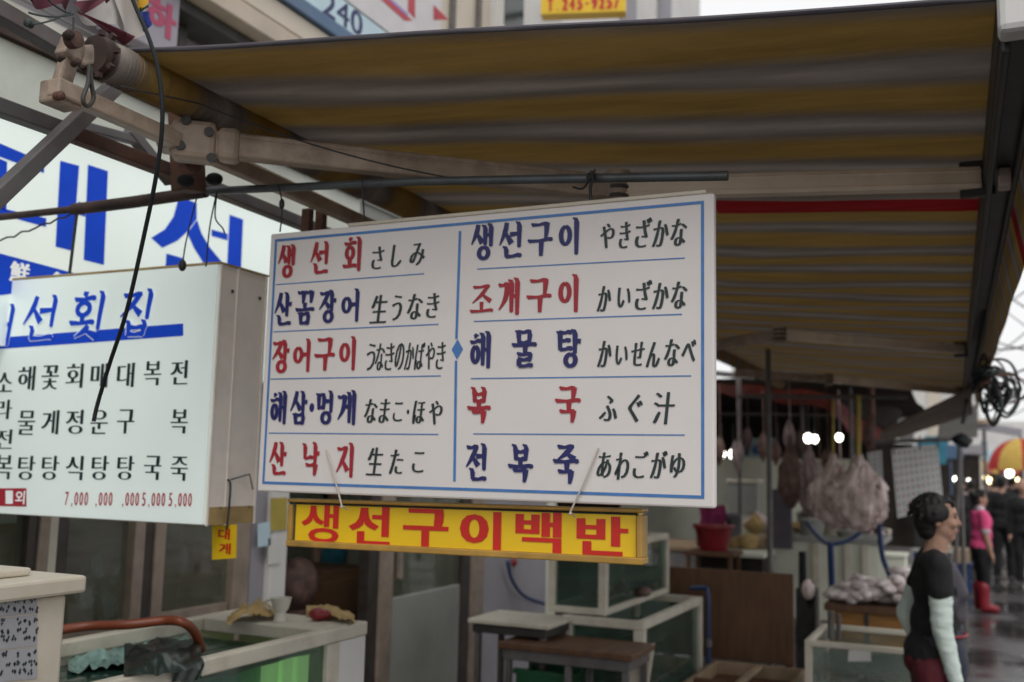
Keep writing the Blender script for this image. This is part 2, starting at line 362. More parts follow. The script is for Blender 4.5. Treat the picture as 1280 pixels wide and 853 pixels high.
M['dark_rust'] = mat('dark_rust', (0.045, 0.026, 0.02), 0.8, var=0.45, scale=16, bump=0.3)
M['upper_panel'] = mat('weathered_light_panel', (0.50, 0.53, 0.47), 0.6, var=0.12, scale=2.5, dirt=0.4, dirtcol=(0.2, 0.18, 0.14))
M['dark_metal'] = mat('dark_metal', (0.05, 0.05, 0.048), 0.5, 0.3, var=0.3, scale=10, dirt=0.4)
M['grey_steel'] = mat('grey_steel', (0.13, 0.125, 0.125), 0.6, 0.2, var=0.25, scale=9, dirt=0.5, dirtcol=(0.12, 0.05, 0.025))
M['rust'] = mat('rusty_steel', (0.11, 0.05, 0.032), 0.8, var=0.45, scale=14, bump=0.3, dirt=0.7, dirtcol=(0.06, 0.05, 0.05))
M['pipe'] = mat('grey_pipe', (0.10, 0.115, 0.125), 0.42, 0.3, var=0.2, scale=14, dirt=0.35)
M['black_rubber'] = mat('black_rubber', (0.012, 0.014, 0.016), 0.75, var=0.3, spec=0.3)
M['box_side'] = mat('sign_box_side', (0.93, 0.86, 0.78), 0.5, var=0.06, scale=5, dirt=0.3, dirtcol=(0.28, 0.2, 0.13))
M['lit_face'] = mat('lit_acrylic', (0.77, 0.86, 0.83), 0.35, var=0.04, scale=2.2, emit=0.20)
M['lit_face_big'] = mat('lit_acrylic_fascia', (0.77, 0.86, 0.81), 0.35, var=0.05, scale=1.6, emit=0.25)
M['vinyl_blue'] = mat('blue_vinyl', (0.006, 0.05, 0.46), 0.65, var=0.08, spec=0.15, emit=0.26)
M['vinyl_black'] = mat('dark_vinyl', (0.012, 0.03, 0.032), 0.4, var=0.1)
M['vinyl_red'] = mat('red_vinyl', (0.42, 0.03, 0.05), 0.4, var=0.1, emit=0.04)
M['vinyl_white'] = mat('white_vinyl', (0.8, 0.85, 0.85), 0.4, var=0.04, emit=0.2)
M['alu'] = mat('aluminium_frame', (0.30, 0.24, 0.195), 0.45, 0.2, var=0.2, scale=12, dirt=0.3)
M['alu_dark'] = mat('dark_aluminium', (0.055, 0.045, 0.04), 0.45, 0.4, var=0.3, scale=12)
M['glass'] = glass('window_glass', film=0.22, filmcol=(0.24, 0.235, 0.18))  # dirty film, its haze colour also standing in for light in the room
M['tank_glass'] = glass('tank_glass', tint=(0.62, 0.74, 0.68), film=0.16, filmcol=(0.16, 0.22, 0.19))
M['tank_glass_clear'] = glass('tank_glass_clear', tint=(0.8, 0.85, 0.82), film=0.14, filmcol=(0.35, 0.37, 0.33))
M['frosted'] = mat('frosted_panel', (0.30, 0.31, 0.29), 0.5, var=0.12, scale=3, dirt=0.3)
M['white_frame'] = mat('white_tank_frame', (0.60, 0.56, 0.47), 0.5, var=0.1, scale=8, dirt=0.5, dirtcol=(0.22, 0.15, 0.08))
M['cabinet'] = mat('cabinet_cream', (0.56, 0.51, 0.42), 0.5, var=0.08, scale=5, dirt=0.35, dirtcol=(0.25, 0.18, 0.1))
M['water'] = mat('tank_water', (0.03, 0.075, 0.06), 0.08, var=0.5, scale=9, bump=0.5)
M['water_green'] = mat('green_water', (0.26, 0.52, 0.40), 0.12, var=0.5, scale=7, bump=0.8)
M['tank_lamp'] = mat('tank_lamp', (0.55, 0.9, 0.35), 0.4, var=0.0, emit=0.5, emitcol=(0.55, 0.78, 0.34))
M['plaster'] = mat('interior_plaster', (0.72, 0.74, 0.63), 0.85, var=0.12, scale=2, dirt=0.3)
M['wood_brown'] = mat('brown_wood', (0.12, 0.055, 0.026), 0.55, var=0.35, scale=5, dirt=0.3, stretch=(1, 1, 6))
M['wood_panel'] = mat('plywood_brown', (0.11, 0.052, 0.024), 0.6, var=0.3, scale=4, dirt=0.35, stretch=(6, 1, 1))
M['wood_yellow'] = mat('yellow_wood', (0.28, 0.13, 0.03), 0.55, var=0.25, scale=5, stretch=(1, 1, 6), dirt=0.3)
M['wood_pale'] = mat('pale_timber', (0.36, 0.26, 0.17), 0.6, var=0.25, scale=6, dirt=0.5)
M['ceiling'] = mat('ceiling_board', (0.6, 0.58, 0.52), 0.8, var=0.2)
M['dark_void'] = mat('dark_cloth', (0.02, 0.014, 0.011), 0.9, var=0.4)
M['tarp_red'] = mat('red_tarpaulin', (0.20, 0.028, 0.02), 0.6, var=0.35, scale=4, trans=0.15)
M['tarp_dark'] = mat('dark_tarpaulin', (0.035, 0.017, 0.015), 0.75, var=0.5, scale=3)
M['tarp_grey'] = mat('grey_brown_canopy', (0.40, 0.34, 0.30), 0.7, var=0.14, scale=3, trans=0.5)
M['tarp_white'] = mat('white_canopy', (0.66, 0.66, 0.63), 0.6, var=0.1, scale=3, trans=0.2)
M['print_red'] = mat('faded_red_print', (0.45, 0.09, 0.11), 0.8)
M['print_blue'] = mat('faded_blue_print', (0.12, 0.18, 0.42), 0.8)
M['print_grey'] = mat('faded_grey_print', (0.32, 0.32, 0.33), 0.8)
M['paper'] = mat('white_paper', (0.62, 0.62, 0.60), 0.8, var=0.06)
M['paper_grey'] = mat('notice_paper', (0.34, 0.34, 0.36), 0.8, var=0.12, scale=9)
M['blue_plastic'] = mat('blue_plastic', (0.014, 0.042, 0.13), 0.35, var=0.15)
M['red_plastic'] = mat('red_plastic', (0.20, 0.010, 0.016), 0.35, var=0.15)
M['green_plastic'] = mat('green_plastic', (0.012, 0.085, 0.035), 0.4, var=0.2)
M['orange_hose'] = mat('orange_hose', (0.19, 0.045, 0.018), 0.4, var=0.2)
M['dark_green'] = mat('dark_wet_bag', (0.012, 0.022, 0.02), 0.2, var=0.3, bump=0.3)
M['net_pink'] = mat('dried_fish_pale', (0.78, 0.60, 0.57), 0.5, var=0.4, scale=26, bump=0.9, stretch=(1, 1, .35), dirt=0.9, dirtcol=(0.16, 0.07, 0.055))
M['net_grey'] = mat('dried_fish_grey', (0.40, 0.31, 0.31), 0.6, var=0.5, scale=26, bump=0.9, stretch=(1, 1, .35), dirt=0.85, dirtcol=(0.08, 0.045, 0.04))
M['net_brown'] = mat('dried_fish_brown', (0.15, 0.085, 0.07), 0.6, var=0.5, scale=14, bump=0.9, dirt=0.8, dirtcol=(0.03, 0.02, 0.02))
M['strap_yellow'] = mat('yellow_strap', (0.42, 0.33, 0.06), 0.6, var=0.15)
M['fish_white'] = mat('pale_fish_heap', (0.74, 0.64, 0.63), 0.5, var=0.45, scale=12, bump=0.8, dirt=0.7, dirtcol=(0.2, 0.12, 0.11))
def wet(m):      # puddled, unevenly wet surface: its gloss changes from patch to patch
    n = m.node_tree; b = n.nodes['Principled BSDF']; z = n.nodes.new('ShaderNodeTexNoise'); z.inputs['Scale'].default_value = 0.9; z.inputs['Detail'].default_value = 6
    t = n.nodes.new('ShaderNodeTexCoord'); n.links.new(t.outputs['Object'], z.inputs['Vector']); r = n.nodes.new('ShaderNodeMapRange')
    r.inputs['From Min'].default_value = .4; r.inputs['From Max'].default_value = .62; r.inputs['To Min'].default_value = .07; r.inputs['To Max'].default_value = .42
    n.links.new(z.outputs[0], r.inputs[0]); n.links.new(r.outputs[0], b.inputs['Roughness'])
wet(M['asphalt']); wet(M['concrete'])
M['cloth_magenta'] = mat('magenta_cloth', (0.16, 0.008, 0.06), 0.8, var=0.2)
M['cable_green'] = mat('greenish_cable', (0.03, 0.045, 0.04), 0.6, var=0.3)
M['bulb'] = mat('lit_bulb', (1, 0.98, 0.92), 0.4, var=0.0, emit=7.0, emitcol=(1.0, 0.96, 0.86))
M['bulb_warm'] = mat('lit_bulb_warm', (1, 0.9, 0.6), 0.4, var=0.0, emit=7.0, emitcol=(1.0, 0.78, 0.38))
M['skin'] = mat('skin', (0.42, 0.245, 0.175), 0.6, var=0.12, scale=30, bump=0.15)
M['hair'] = mat('black_hair', (0.010, 0.008, 0.008), 0.62, var=0.4, scale=40, bump=0.6, stretch=(1, 1, 0.25))
M['knit_black'] = mat('black_knit', (0.011, 0.011, 0.013), 0.85, var=0.25, scale=9, bump=0.9, stretch=(1, 1, 1.6))
M['knit_grey'] = mat('grey_knit', (0.085, 0.078, 0.092), 0.85, var=0.15, scale=10, bump=0.7)
M['mint'] = mat('mint_sleeve', (0.64, 0.74, 0.69), 0.7, var=0.08, scale=14, bump=0.6, stretch=(1, 1, 2.5))
M['apron'] = mat('navy_apron', (0.022, 0.026, 0.045), 0.6, var=0.25, scale=10)
M['maroon'] = mat('maroon_cloth', (0.11, 0.012, 0.022), 0.75, var=0.2, scale=9, bump=0.9, stretch=(1, 1, .4))
M['pink'] = mat('pink_shirt', (0.72, 0.075, 0.23), 0.75, var=0.1, scale=10)
M['collar'] = mat('pale_trim', (0.6, 0.5, 0.55), 0.75, var=0.1)
M['boot_red'] = mat('red_rubber_boot', (0.22, 0.010, 0.02), 0.45, var=0.15)
M['suit'] = mat('dark_suit', (0.009, 0.009, 0.011), 0.85, var=0.25, scale=9, bump=0.7)
M['shoe'] = mat('black_shoe', (0.02, 0.02, 0.02), 0.35, var=0.2)
M['shoe_pale'] = mat('pale_shoe', (0.3, 0.3, 0.3), 0.5, var=0.2)
M['teal'] = mat('teal_shirt', (0.03, 0.17, 0.24), 0.75, var=0.2)
M['grey_cloth'] = mat('grey_clothes', (0.2, 0.19, 0.19), 0.8, var=0.2)
M['facade_cream'] = mat('cream_facade', (0.62, 0.56, 0.47), 0.75, var=0.08, scale=2, dirt=0.3, dirtcol=(0.3, 0.25, 0.2))
M['facade_white'] = mat('white_facade', (0.66, 0.65, 0.63), 0.75, var=0.06, scale=2, dirt=0.25, dirtcol=(0.35, 0.32, 0.3))
M['facade_grey'] = mat('grey_facade', (0.30, 0.29, 0.32), 0.75, var=0.1, scale=2, dirt=0.3)
M['sign_lav'] = mat('lavender_sign', (0.30, 0.28, 0.33), 0.5, var=0.08, dirt=0.2)
M['sign_pink'] = mat('pink_paint', (0.40, 0.05, 0.12), 0.5, var=0.12)
M['sign_blue'] = mat('blue_sign', (0.07, 0.14, 0.25), 0.45, var=0.12, scale=3, dirt=0.3)
M['sign_pale'] = mat('pale_blue_sign', (0.50, 0.66, 0.74), 0.45, var=0.08, scale=5)
M['sign_white'] = mat('white_sign', (0.62, 0.60, 0.62), 0.45, var=0.06)
M['sign_purple'] = mat('purple_sign', (0.09, 0.06, 0.30), 0.45, var=0.06)
M['sign_violet'] = mat('violet_edge', (0.30, 0.24, 0.55), 0.45, var=0.06)
M['beam_cream'] = mat('cream_fascia', (0.50, 0.43, 0.35), 0.6, var=0.1, scale=4, dirt=0.35)
M['wire'] = mat('thin_wire', (0.02, 0.02, 0.022), 0.5, var=0.2)
M['cord_white'] = mat('white_string', (0.55, 0.5, 0.44), 0.7, var=0.1)
M['parasol_red'] = mat('parasol_red', (0.50, 0.03, 0.03), 0.7, var=0.1, trans=0.3)
M['parasol_yellow'] = mat('parasol_yellow', (0.66, 0.45, 0.10), 0.7, var=0.1, trans=0.3)
M['parasol_orange'] = mat('parasol_orange', (0.55, 0.2, 0.12), 0.7, var=0.1, trans=0.3)
M['cup'] = mat('white_cup', (0.6, 0.58, 0.52), 0.4, var=0.05)
M['towel'] = mat('beige_towel', (0.40, 0.28, 0.12), 0.9, var=0.2, scale=20, bump=0.3)
M['soffit'] = mat('soffit_sheet', (0.20, 0.205, 0.19), 0.7, var=0.15, scale=3, dirt=0.3)
M['foil'] = mat('wrinkled_plastic', (0.20, 0.33, 0.30), 0.15, var=0.5, scale=18, bump=1.0)
M['cloth_white'] = mat('white_cloth', (0.52, 0.49, 0.47), 0.8, var=0.08, trans=0.15)
M['cloth_maroon'] = mat('maroon_hem', (0.085, 0.012, 0.025), 0.8, var=0.15)
M['cloth_yellow'] = mat('yellow_cloth', (0.55, 0.33, 0.02), 0.8, var=0.12)
M['cloth_blue'] = mat('blue_cloth', (0.012, 0.03, 0.20), 0.8, var=0.12)
M['cloth_green'] = mat('green_cloth', (0.012, 0.05, 0.03), 0.8, var=0.12)

# striped awning fabric: yellow and grey bands across the street side, one red band, weathered
Y0, PER = 2.095, 0.386
def stripe_mat(name, tr):
    m = bpy.data.materials.new(name); m.use_nodes = True; n = m.node_tree; L = n.links
    b = n.nodes['Principled BSDF']; b.inputs['Roughness'].default_value = 0.8; b.inputs['Specular IOR Level'].default_value = 0.25
    tc = n.nodes.new('ShaderNodeTexCoord'); sp = n.nodes.new('ShaderNodeSeparateXYZ'); L.new(tc.outputs['Object'], sp.inputs[0])
    nz = n.nodes.new('ShaderNodeTexNoise'); nz.inputs['Scale'].default_value = 2.0; nz.inputs['Detail'].default_value = 3
    L.new(tc.outputs['Object'], nz.inputs['Vector'])
    wob = n.nodes.new('ShaderNodeMath'); wob.operation = 'MULTIPLY_ADD'; L.new(nz.outputs[0], wob.inputs[0]); wob.inputs[1].default_value = 0.03; skw = n.nodes.new('ShaderNodeMath'); skw.operation = 'MULTIPLY_ADD'; L.new(sp.outputs['X'], skw.inputs[0]); skw.inputs[1].default_value = -0.125; L.new(sp.outputs['Y'], skw.inputs[2]); sky_ = skw.outputs[0]; L.new(sky_, wob.inputs[2])
    def mth(op, a, bb):
        k = n.nodes.new('ShaderNodeMath'); k.operation = op
        for i, v in enumerate((a, bb)):
            if isinstance(v, (int, float)): k.inputs[i].default_value = v
            else: L.new(v, k.inputs[i])
        return k.outputs[0]
    ph = mth('FRACT', mth('ADD', mth('DIVIDE', mth('SUBTRACT', wob.outputs[0], Y0+0.015-0.1125), PER), 20.5), 0.0)   # yellow centred at .5
    rp = n.nodes.new('ShaderNodeValToRGB'); e = rp.color_ramp.elements
    G = (0.36, 0.31, 0.28, 1); Yl = (0.34, 0.215, 0.060, 1); Gd = (0.20, 0.17, 0.15, 1)
    e[0].position = 0.0; e[0].color = G; e[1].position = 1.0; e[1].color = G
    for p, c in ((0.17, Gd), (0.34, Yl), (0.66, Yl), (0.83, Gd)):
        k = e.new(p); k.color = c
    L.new(ph, rp.inputs[0])
    red = mth('MULTIPLY', mth('GREATER_THAN', sky_, 3.42-0.1125-PER*20), mth('LESS_THAN', sky_, 3.575-0.1125-PER*20))
    red = mth('MULTIPLY', red, mth('GREATER_THAN', sp.outputs['X'], 0.10))      # a red strip sewn on the street half only
    mx = n.nodes.new('ShaderNodeMix'); mx.data_type = 'RGBA'; L.new(red, mx.inputs[0]); L.new(rp.outputs[0], mx.inputs[6]); mx.inputs[7].default_value = (0.30, 0.008, 0.012, 1)
    n2 = n.nodes.new('ShaderNodeTexNoise'); n2.inputs['Scale'].default_value = 3.5; n2.inputs['Detail'].default_value = 8; n2.inputs['Roughness'].default_value = 0.65
    mp = n.nodes.new('ShaderNodeMapping'); mp.inputs['Scale'].default_value = (0.6, 3, 1); L.new(tc.outputs['Object'], mp.inputs[0]); L.new(mp.outputs[0], n2.inputs['Vector'])
    r2 = n.nodes.new('ShaderNodeValToRGB'); r2.color_ramp.elements[0].position = 0.3; r2.color_ramp.elements[0].color = (0.62, 0.6, 0.58, 1); r2.color_ramp.elements[1].position = 0.72; r2.color_ramp.elements[1].color = (1.05, 1.05, 1.05, 1)
    L.new(n2.outputs[0], r2.inputs[0])
    ml = n.nodes.new('ShaderNodeMix'); ml.data_type = 'RGBA'; ml.blend_type = 'MULTIPLY'; ml.inputs[0].default_value = 1.0
    L.new(mx.outputs[2], ml.inputs[6]); L.new(r2.outputs[0], ml.inputs[7])
    L.new(ml.outputs[2], b.inputs['Base Color'])
    m3 = n.nodes.new('ShaderNodeMapping'); m3.inputs['Scale'].default_value = (1.2, 9, 1); L.new(tc.outputs['Object'], m3.inputs[0])
    n3 = n.nodes.new('ShaderNodeTexNoise'); n3.inputs['Scale'].default_value = 1.6; n3.inputs['Detail'].default_value = 5; L.new(m3.outputs[0], n3.inputs['Vector'])
    n4 = n.nodes.new('ShaderNodeTexNoise'); n4.inputs['Scale'].default_value = 260; L.new(tc.outputs['Object'], n4.inputs['Vector'])
    hh = mth('ADD', n3.outputs[0], mth('MULTIPLY', n4.outputs[0], 0.05))
    bp = n.nodes.new('ShaderNodeBump'); bp.inputs['Strength'].default_value = 0.8; bp.inputs['Distance'].default_value = 0.03; L.new(hh, bp.inputs['Height']); L.new(bp.outputs[0], b.inputs['Normal'])
    if tr:
        o = n.nodes['Material Output']; t = n.nodes.new('ShaderNodeBsdfTranslucent'); ms = n.nodes.new('ShaderNodeMixShader'); ms.inputs[0].default_value = tr
        L.new(ml.outputs[2], t.inputs[0]); L.new(b.outputs[0], ms.inputs[1]); L.new(t.outputs[0], ms.inputs[2]); L.new(ms.outputs[0], o.inputs['Surface'])
    return m
M['stripes'] = stripe_mat('striped_awning_fabric', 0.10)
# ================================================================== the setting
def struct(mb, name, m, **k):
    o = mb.build(name, m, **k); o['kind'] = 'structure'; o['label'] = {'street': 'wet dark grey market street', 'pavement': 'grey concrete floor strip under the stalls'}[name]; return o
g = MB().quad((-120, -40, 0), (120, -40, 0), (120, 300, 0), (-120, 300, 0)); struct(g, 'street', M['asphalt'])
g = MB().box((-6.5, -3, -0.05), (-0.9, 14, 0.06)); struct(g, 'pavement', M['concrete'])

XF = -3.15           # the shop front plane, along the street
def yz(px, py, X=XF): p = on_x(px, py, X); return p.y, p.z
def ywin(px, py=700): return yz(px, py)[0]
# ---------------- seafood restaurant
shop = thing('restaurant', 'seafood restaurant with glazed shopfront under the lit fascia, left of the street', 'building', (XF-1.2, 3.4, 0.06))
MB().box((-5.9, -0.8, 0.06), (-5.75, 7.6, 3.2)).build('back_wall', M['plaster'], shop)
MB().box((-5.745, -0.8, 0.06), (-5.72, 7.6, 1.22)).build('wainscot', M['wood_brown'], shop)
MB().box((-5.9, -0.95, 0.06), (XF, -0.805, 3.2)).build('side_wall', M['plaster'], shop)
MB().box((-5.9, 7.605, 0.06), (XF, 7.8, 3.2)).build('side_wall', M['plaster'], shop)
MB().box((-5.9, -0.9, 3.205), (XF, 7.8, 3.3)).build('ceiling', M['ceiling'], shop)
u = MB().box((XF-0.12, -0.9, 2.42), (XF, 7.8, 3.2)); u.build('fascia_wall', M['soffit'], shop)
u = MB()
for k in range(5): u.box((XF+0.002, -0.9, 2.96+k*0.09), (XF+0.012, 7.8, 2.965+k*0.09))
u.build('fascia_ribs', M['soffit'], shop)
MB().box((XF+.013, -0.8, 2.885), (XF+.06, on_x(398, 280, XF).y+.3, 3.12)).build('upper_panel', M['upper_panel'], shop)
MB().box((XF+.013, -0.8, 3.124), (XF+.09, on_x(398, 280, XF).y+.3, 3.16)).build('panel_rail', M['dark_rust'], shop)
def post(x0, x1, z0, z1, name, m, d=0.07, py=700, proud=0.0):
    a, b = ywin(x0, py), ywin(x1, py)
    return MB().box((XF-d+proud, a, z0), (XF+proud, b, z1)).build(name, m, shop, bev=0.004)
SILL = 0.93
for x0, x1, m in ((33, 44, 'alu_dark'), (45, 58, 'alu'), (70, 84, 'alu_dark'), (165, 178, 'alu'), (179, 190, 'alu_dark'), (191, 204, 'alu'), (291, 310, 'alu')):
    post(x0, x1, SILL, 2.41, 'mullion', M[m], proud=0.01 if m == 'alu' else 0.0)
p = post(58.5, 69.5, SILL, 2.41, 'post', M['white_frame'], proud=0.004)
MB().box((XF-0.07, -0.8, 0.06), (XF-0.002, ywin(310), SILL-0.10)).build('dado', M['facade_grey'], shop)
MB().box((XF-0.09, -0.8, SILL-0.098), (XF+0.03, ywin(310), SILL-0.002)).build('sill', M['alu'], shop, bev=0.005)
for x0, x1 in ((-140, 32), (85, 164), (205, 290)):
    a, b = ywin(x0), ywin(x1)
    f = MB()
    f.box((XF-0.05, a, SILL), (XF-0.01, b, SILL+0.075)).box((XF-0.05, a, 2.34), (XF-0.01, b, 2.41)); fo = f.build('window_frame', M['alu'], shop, bev=0.003)
    MB().box((XF-0.034, a, SILL+0.075), (XF-0.028, b, 2.34)).build('pane', M['glass'], fo)
# white pillar, entrance, door leaf, wall
post(313, 331, 0.06, 2.41, 'pillar', M['facade_grey'], d=0.16)
post(331.5, 352, 0.06, 2.41, 'pillar', M['facade_white'], d=0.16, proud=0.03)
post(462, 474, 0.06, 2.41, 'mullion', M['alu_dark'])
post(474.5, 490, 0.06, 2.41, 'mullion', M['alu'], proud=0.015)
a, b = ywin(491), ywin(577)
d = MB().box((XF-0.045, a, 0.09), (XF-0.005, b, 0.87)).build('door', M['frosted'], shop, bev=0.004)
MB().box((XF-0.03, a, 0.872), (XF-0.022, b, 2.38)).build('pane', M['glass'], d)
MB().box((XF-0.004, a+0.05, 0.98), (XF+0.03, a+0.075, 1.4)).build('handle', M['alu'], d, bev=0.004)
post(578, 588, 0.06, 2.41, 'mullion', M['alu_dark'])
post(588.5, 603, 0.06, 2.41, 'mullion', M['alu'], proud=0.015)
a = ywin(604)
MB().box((XF-0.12, a, 0.06), (XF, 7.6, 2.41)).build('wall', M['facade_grey'], shop)
# ---------------- buildings above the awning
XU = -3.35
up = thing('upper_storey', 'upper floor over the restaurant with stacked sign bands, above the awning edge', 'building', (XU-1.5, 3.6, 3.32))
def zz(px, py=20, X=XU): return on_x(px, py, X).z
def yy(px, py=20, X=XU): return on_x(px, py, X).y
MB().box((XU-3, -1.0, 3.32), (XU-0.30, yy(548), 9.0)).build('wall', M['facade_grey'], up)
bands = [(262, 288, 'dark_metal', .02), (288, 328, 'beam_cream', .12), (328, 334, 'dark_metal', .05), (334, 376, 'facade_cream', .10)]
for x0, x1, m, pr in bands:
    MB().box((XU-0.295, 2.3, zz(x0)+.002), (XU+pr-0.1, yy(548), zz(x1)-.002)).build('fascia_band', M[m], up, bev=0.006)
for x in (236, 264):
    MB().box((XU-0.29, yy(x), 3.33), (XU-0.2, yy(x)+0.06, zz(262)-.004)).build('post', M['dark_metal'], up)
s = thing('sign_board', 'long steel blue sign band high above the awning, below the pale blue telephone sign', 'sign', (XU, 4.5, zz(376)))
MB().box((XU-0.29, 2.3, zz(376)+.004), (XU+0.03, yy(548), zz(404)-.003)).build('panel', M['sign_blue'], s, bev=0.006)
s = thing('sign_board', 'pale blue telephone sign with black numerals high above the awning', 'sign', (XU, 4.5, zz(404)))
MB().box((XU-0.29, 2.3, zz(404)), (XU+0.02, yy(548), zz(452))).build('panel', M['sign_pale'], s, bev=0.006)
def place_x(px, py, X):
    c = on_x(px, py, X)
    ky = (on_x(px+1, py, X)-on_x(px-1, py, X)).y/2; kz = (on_x(px, py-1, X)-on_x(px, py+1, X)).z/2
    return (lambda q, v, l=0.0: Vector((X+l, c.y+q, c.z+v))), ky, kz
t = MB(); X1 = XU+0.022
for k, ch in enumerate('240'):
    pl, ky, kz = place_x(412+k*17, 6+k*11, X1); letter(t, ch, pl, 0.13, 0.15, .004, .002)
t.build('lettering', M['navy_ink'], s)
s = thing('sign_board', 'white sign with slanting red strokes high above the awning', 'sign', (XU, 4.7, zz(453)))
MB().box((XU-0.29, 2.3, zz(453)), (XU+0.025, yy(548), zz(453)+1.1)).build('panel', M['sign_white'], s, bev=0.006)
t = MB(); X1 = XU+0.027
for poly in ([(470, -6), (480, -6), (516, 26), (506, 26)], [(510, -6), (519, -6), (519, 24), (510, 14)], [(542, 6), (561, 25), (542, 25)]):
    t.add([on_x(a_, b_, X1) for a_, b_ in poly], [tuple(range(len(poly)))])
t.build('lettering', M['vinyl_red'], s)
t = MB(); t.add([on_x(a_, b_, X1+.001) for a_, b_ in ((480, -6), (484, -6), (510, 17), (510, 21))], [(0, 1, 2, 3)]); t.build('outline', M['sign_violet'], s)
s = thing('sign_board', 'weathered lavender sign with one pink letter, behind the roller end of the awning', 'sign', (XU, yy(205), zz(205, 45)))
MB().box((XU-0.14, yy(150, 25), zz(205, 60)), (XU-0.05, yy(234, 25), zz(205, -60))).build('panel', M['sign_lav'], s, bev=0.006)
t = MB(); pl, ky, kz = place_x(202, 22, XU-0.047); letter(t, '하', pl, 40*ky, 46*kz, .012, .006); t.build('lettering', M['sign_pink'], s)
wb = thing('neighbour_building', 'cream and white plastered building above the middle of the awning', 'building', (XU-2, yy(760), 0.06))
y1, y2, y3 = yy(550), yy(652, 10), 14.4
MB().box((XU-4, y1, 2.9), (XU-0.3, y2, 11)).build('wall', M['facade_cream'], wb)
MB().box((XU-4, y2+.005, 2.9), (XU-0.25, y3, 8.9)).build('wall', M['facade_white'], wb)
wf = MB().box((XU-0.26, yy(654, 8), zz(665, 40)), (XU-0.2, yy(684, 8), zz(665, -40))).build('window', M['facade_white'], wb)
MB().box((XU-0.21, yy(657, 8), zz(665, 34)), (XU-0.195, yy(680, 8), zz(665, -34))).build('pane', M['dark_green'], wf)
for x in (605, 636): MB().tube([(XU-0.27, yy(x, 8), 3.4), (XU-0.27, yy(x, 8), 9)], 0.025).build('downpipe', M['grey_steel'], wb)
for x in (800, 845): MB().box((XU-0.245, yy(x, 8), 4.5), (XU-0.2, yy(x, 8)+.5, 8.6)).build('pilaster', M['facade_grey'], wb)
# yellow telephone sign standing out from that building
a, b, c = at(676, 18, 8.0), at(782, 14, 7.9), at(676, -44, 8.0)
s = thing('sign_board', 'yellow telephone number sign with purple top above the middle of the awning edge', 'sign', a)
ux = (b-a); un = ux.cross(Vector((0, 0, 1))).normalized(); H = (c-a).z
MB().prism([a, b, b+Vector((0, 0, H)), a+Vector((0, 0, H))], -un*0.12).build('panel', M['yellow_face'], s)
off = un*0.003; zt = H*0.40
MB().prism([a+off+Vector((0, 0, zt)), b+off+Vector((0, 0, zt*.98)), b+off+Vector((0, 0, H)), a+off+Vector((0, 0, H))], -off*0.5).build('purple_band', M['sign_purple'], s)
t = MB(); L_ = ux.length; U = ux.normalized(); txt = 'T.245-9257'
for k, ch in enumerate(txt):
    u0 = L_*(0.07+0.87*(k+0.5)/len(txt)); hh = H*0.27; ww = L_*0.068
    if ch == '.': ww, hh, vz = L_*.02, H*.05, H*.08
    elif ch == '-': ww, hh, vz = L_*.04, H*.04, H*.19
    else: vz = H*.19
    letter(t, ch, (lambda q, v, l=0: a+off*1.5+U*(u0+q)+Vector((0, 0, vz+v))), ww, hh, .008, .004)
t.build('lettering', M['sign_red'], s)
MB().bar(a-un*0.06+U*.3+Vector((0, 0, .1)), on_x(700, 10, XU-0.3), 0.05, 0.05).build('bracket', M['dark_metal'], s)

# ---------------- far end of the street
fb = thing('market_building', 'pale distant building with tall window bays beyond the grey canopy', 'building', (-3, 32, 0))
MB().box((-7, 32, 0), (0.15, 38, 6.5)).build('wall', M['facade_white'], fb)
for k in range(9):
    x = -6.7+k*0.78; MB().box((x, 31.95, 2.7), (x+.38, 31.99, 5.6)).build('window', M['facade_cream'] if k % 3 else M['grey_steel'], fb)
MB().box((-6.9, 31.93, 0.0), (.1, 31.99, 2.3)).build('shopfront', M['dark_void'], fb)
MB().box((-7, 31.8, 2.35), (0.2, 31.94, 2.6)).build('ledge', M['facade_grey'], fb)
rb = [(3.4, 52, 5, 10, 3.6, 'facade_grey', 'low grey shop block at the far end of the street, right of the middle'), (0.3, 58, 2.9, 6, 4.6, 'facade_white', 'narrow pale block at the far end of the street'),
      (-2.0, 44, 2.0, 8, 4.2, 'sign_blue', 'bluish stall front at the far end beyond the paper price lists')]
for x, y, w_, d_, h_, m, lb in rb:
    b_ = thing('shop_block', lb, 'building', (x+w_/2, y, 0)); MB().box((x, y, 0), (x+w_, y+d_, h_)).build('wall', M[m], b_)
    for k in range(3):
        MB().box((x+w_*(.08+.31*k), y-.05, 2.5), (x+w_*(.30+.31*k), y-.01, 3.1)).build('sign_panel', M[('sign_pale', 'sign_blue', 'sign_white')[k]], b_)
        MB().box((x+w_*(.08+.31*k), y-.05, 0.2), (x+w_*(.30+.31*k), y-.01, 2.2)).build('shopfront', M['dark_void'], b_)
# ================================================================== the striped awning
aw = thing('awning', 'long retractable awning with dirty yellow and grey stripes over the shopfront', 'awning', (-0.9, PER*20, 2.4))
XR = -1.85      # the roller stands off from the shopfront on a frame
r0 = on_x(132, 76, XR-.015)
YN, YE = 1.962, 10.9
def fab(u, v):           # u: roller (0) to front bar (1); v: near (0) to far (1)
    yn = 1.752*(1-u)+YN*u; y = yn+(YE-yn)*v
    x = (XR-.012)*(1-u)+(0.090-0.0150*(y-1.9))*u; za = r0.z+(2.60-r0.z)*(y-r0.y)/(YE-r0.y)+.051; z = za*(1-u)+2.525*u
    z -= 0.022*4*u*(1-u)*(0.6+0.4*math.sin(y*1.7)) - 0.010*noise.noise(Vector((x*1.6, y*3.5, 2.0)))*min(1, 5*u*(1-u)*4) + 0.008*math.sin(y*9.0+u*3)*u*(1-u)*4
    return Vector((x, y, z))
MB().grid(fab, 22, 110).build('fabric', M['stripes'], aw, smooth=60)
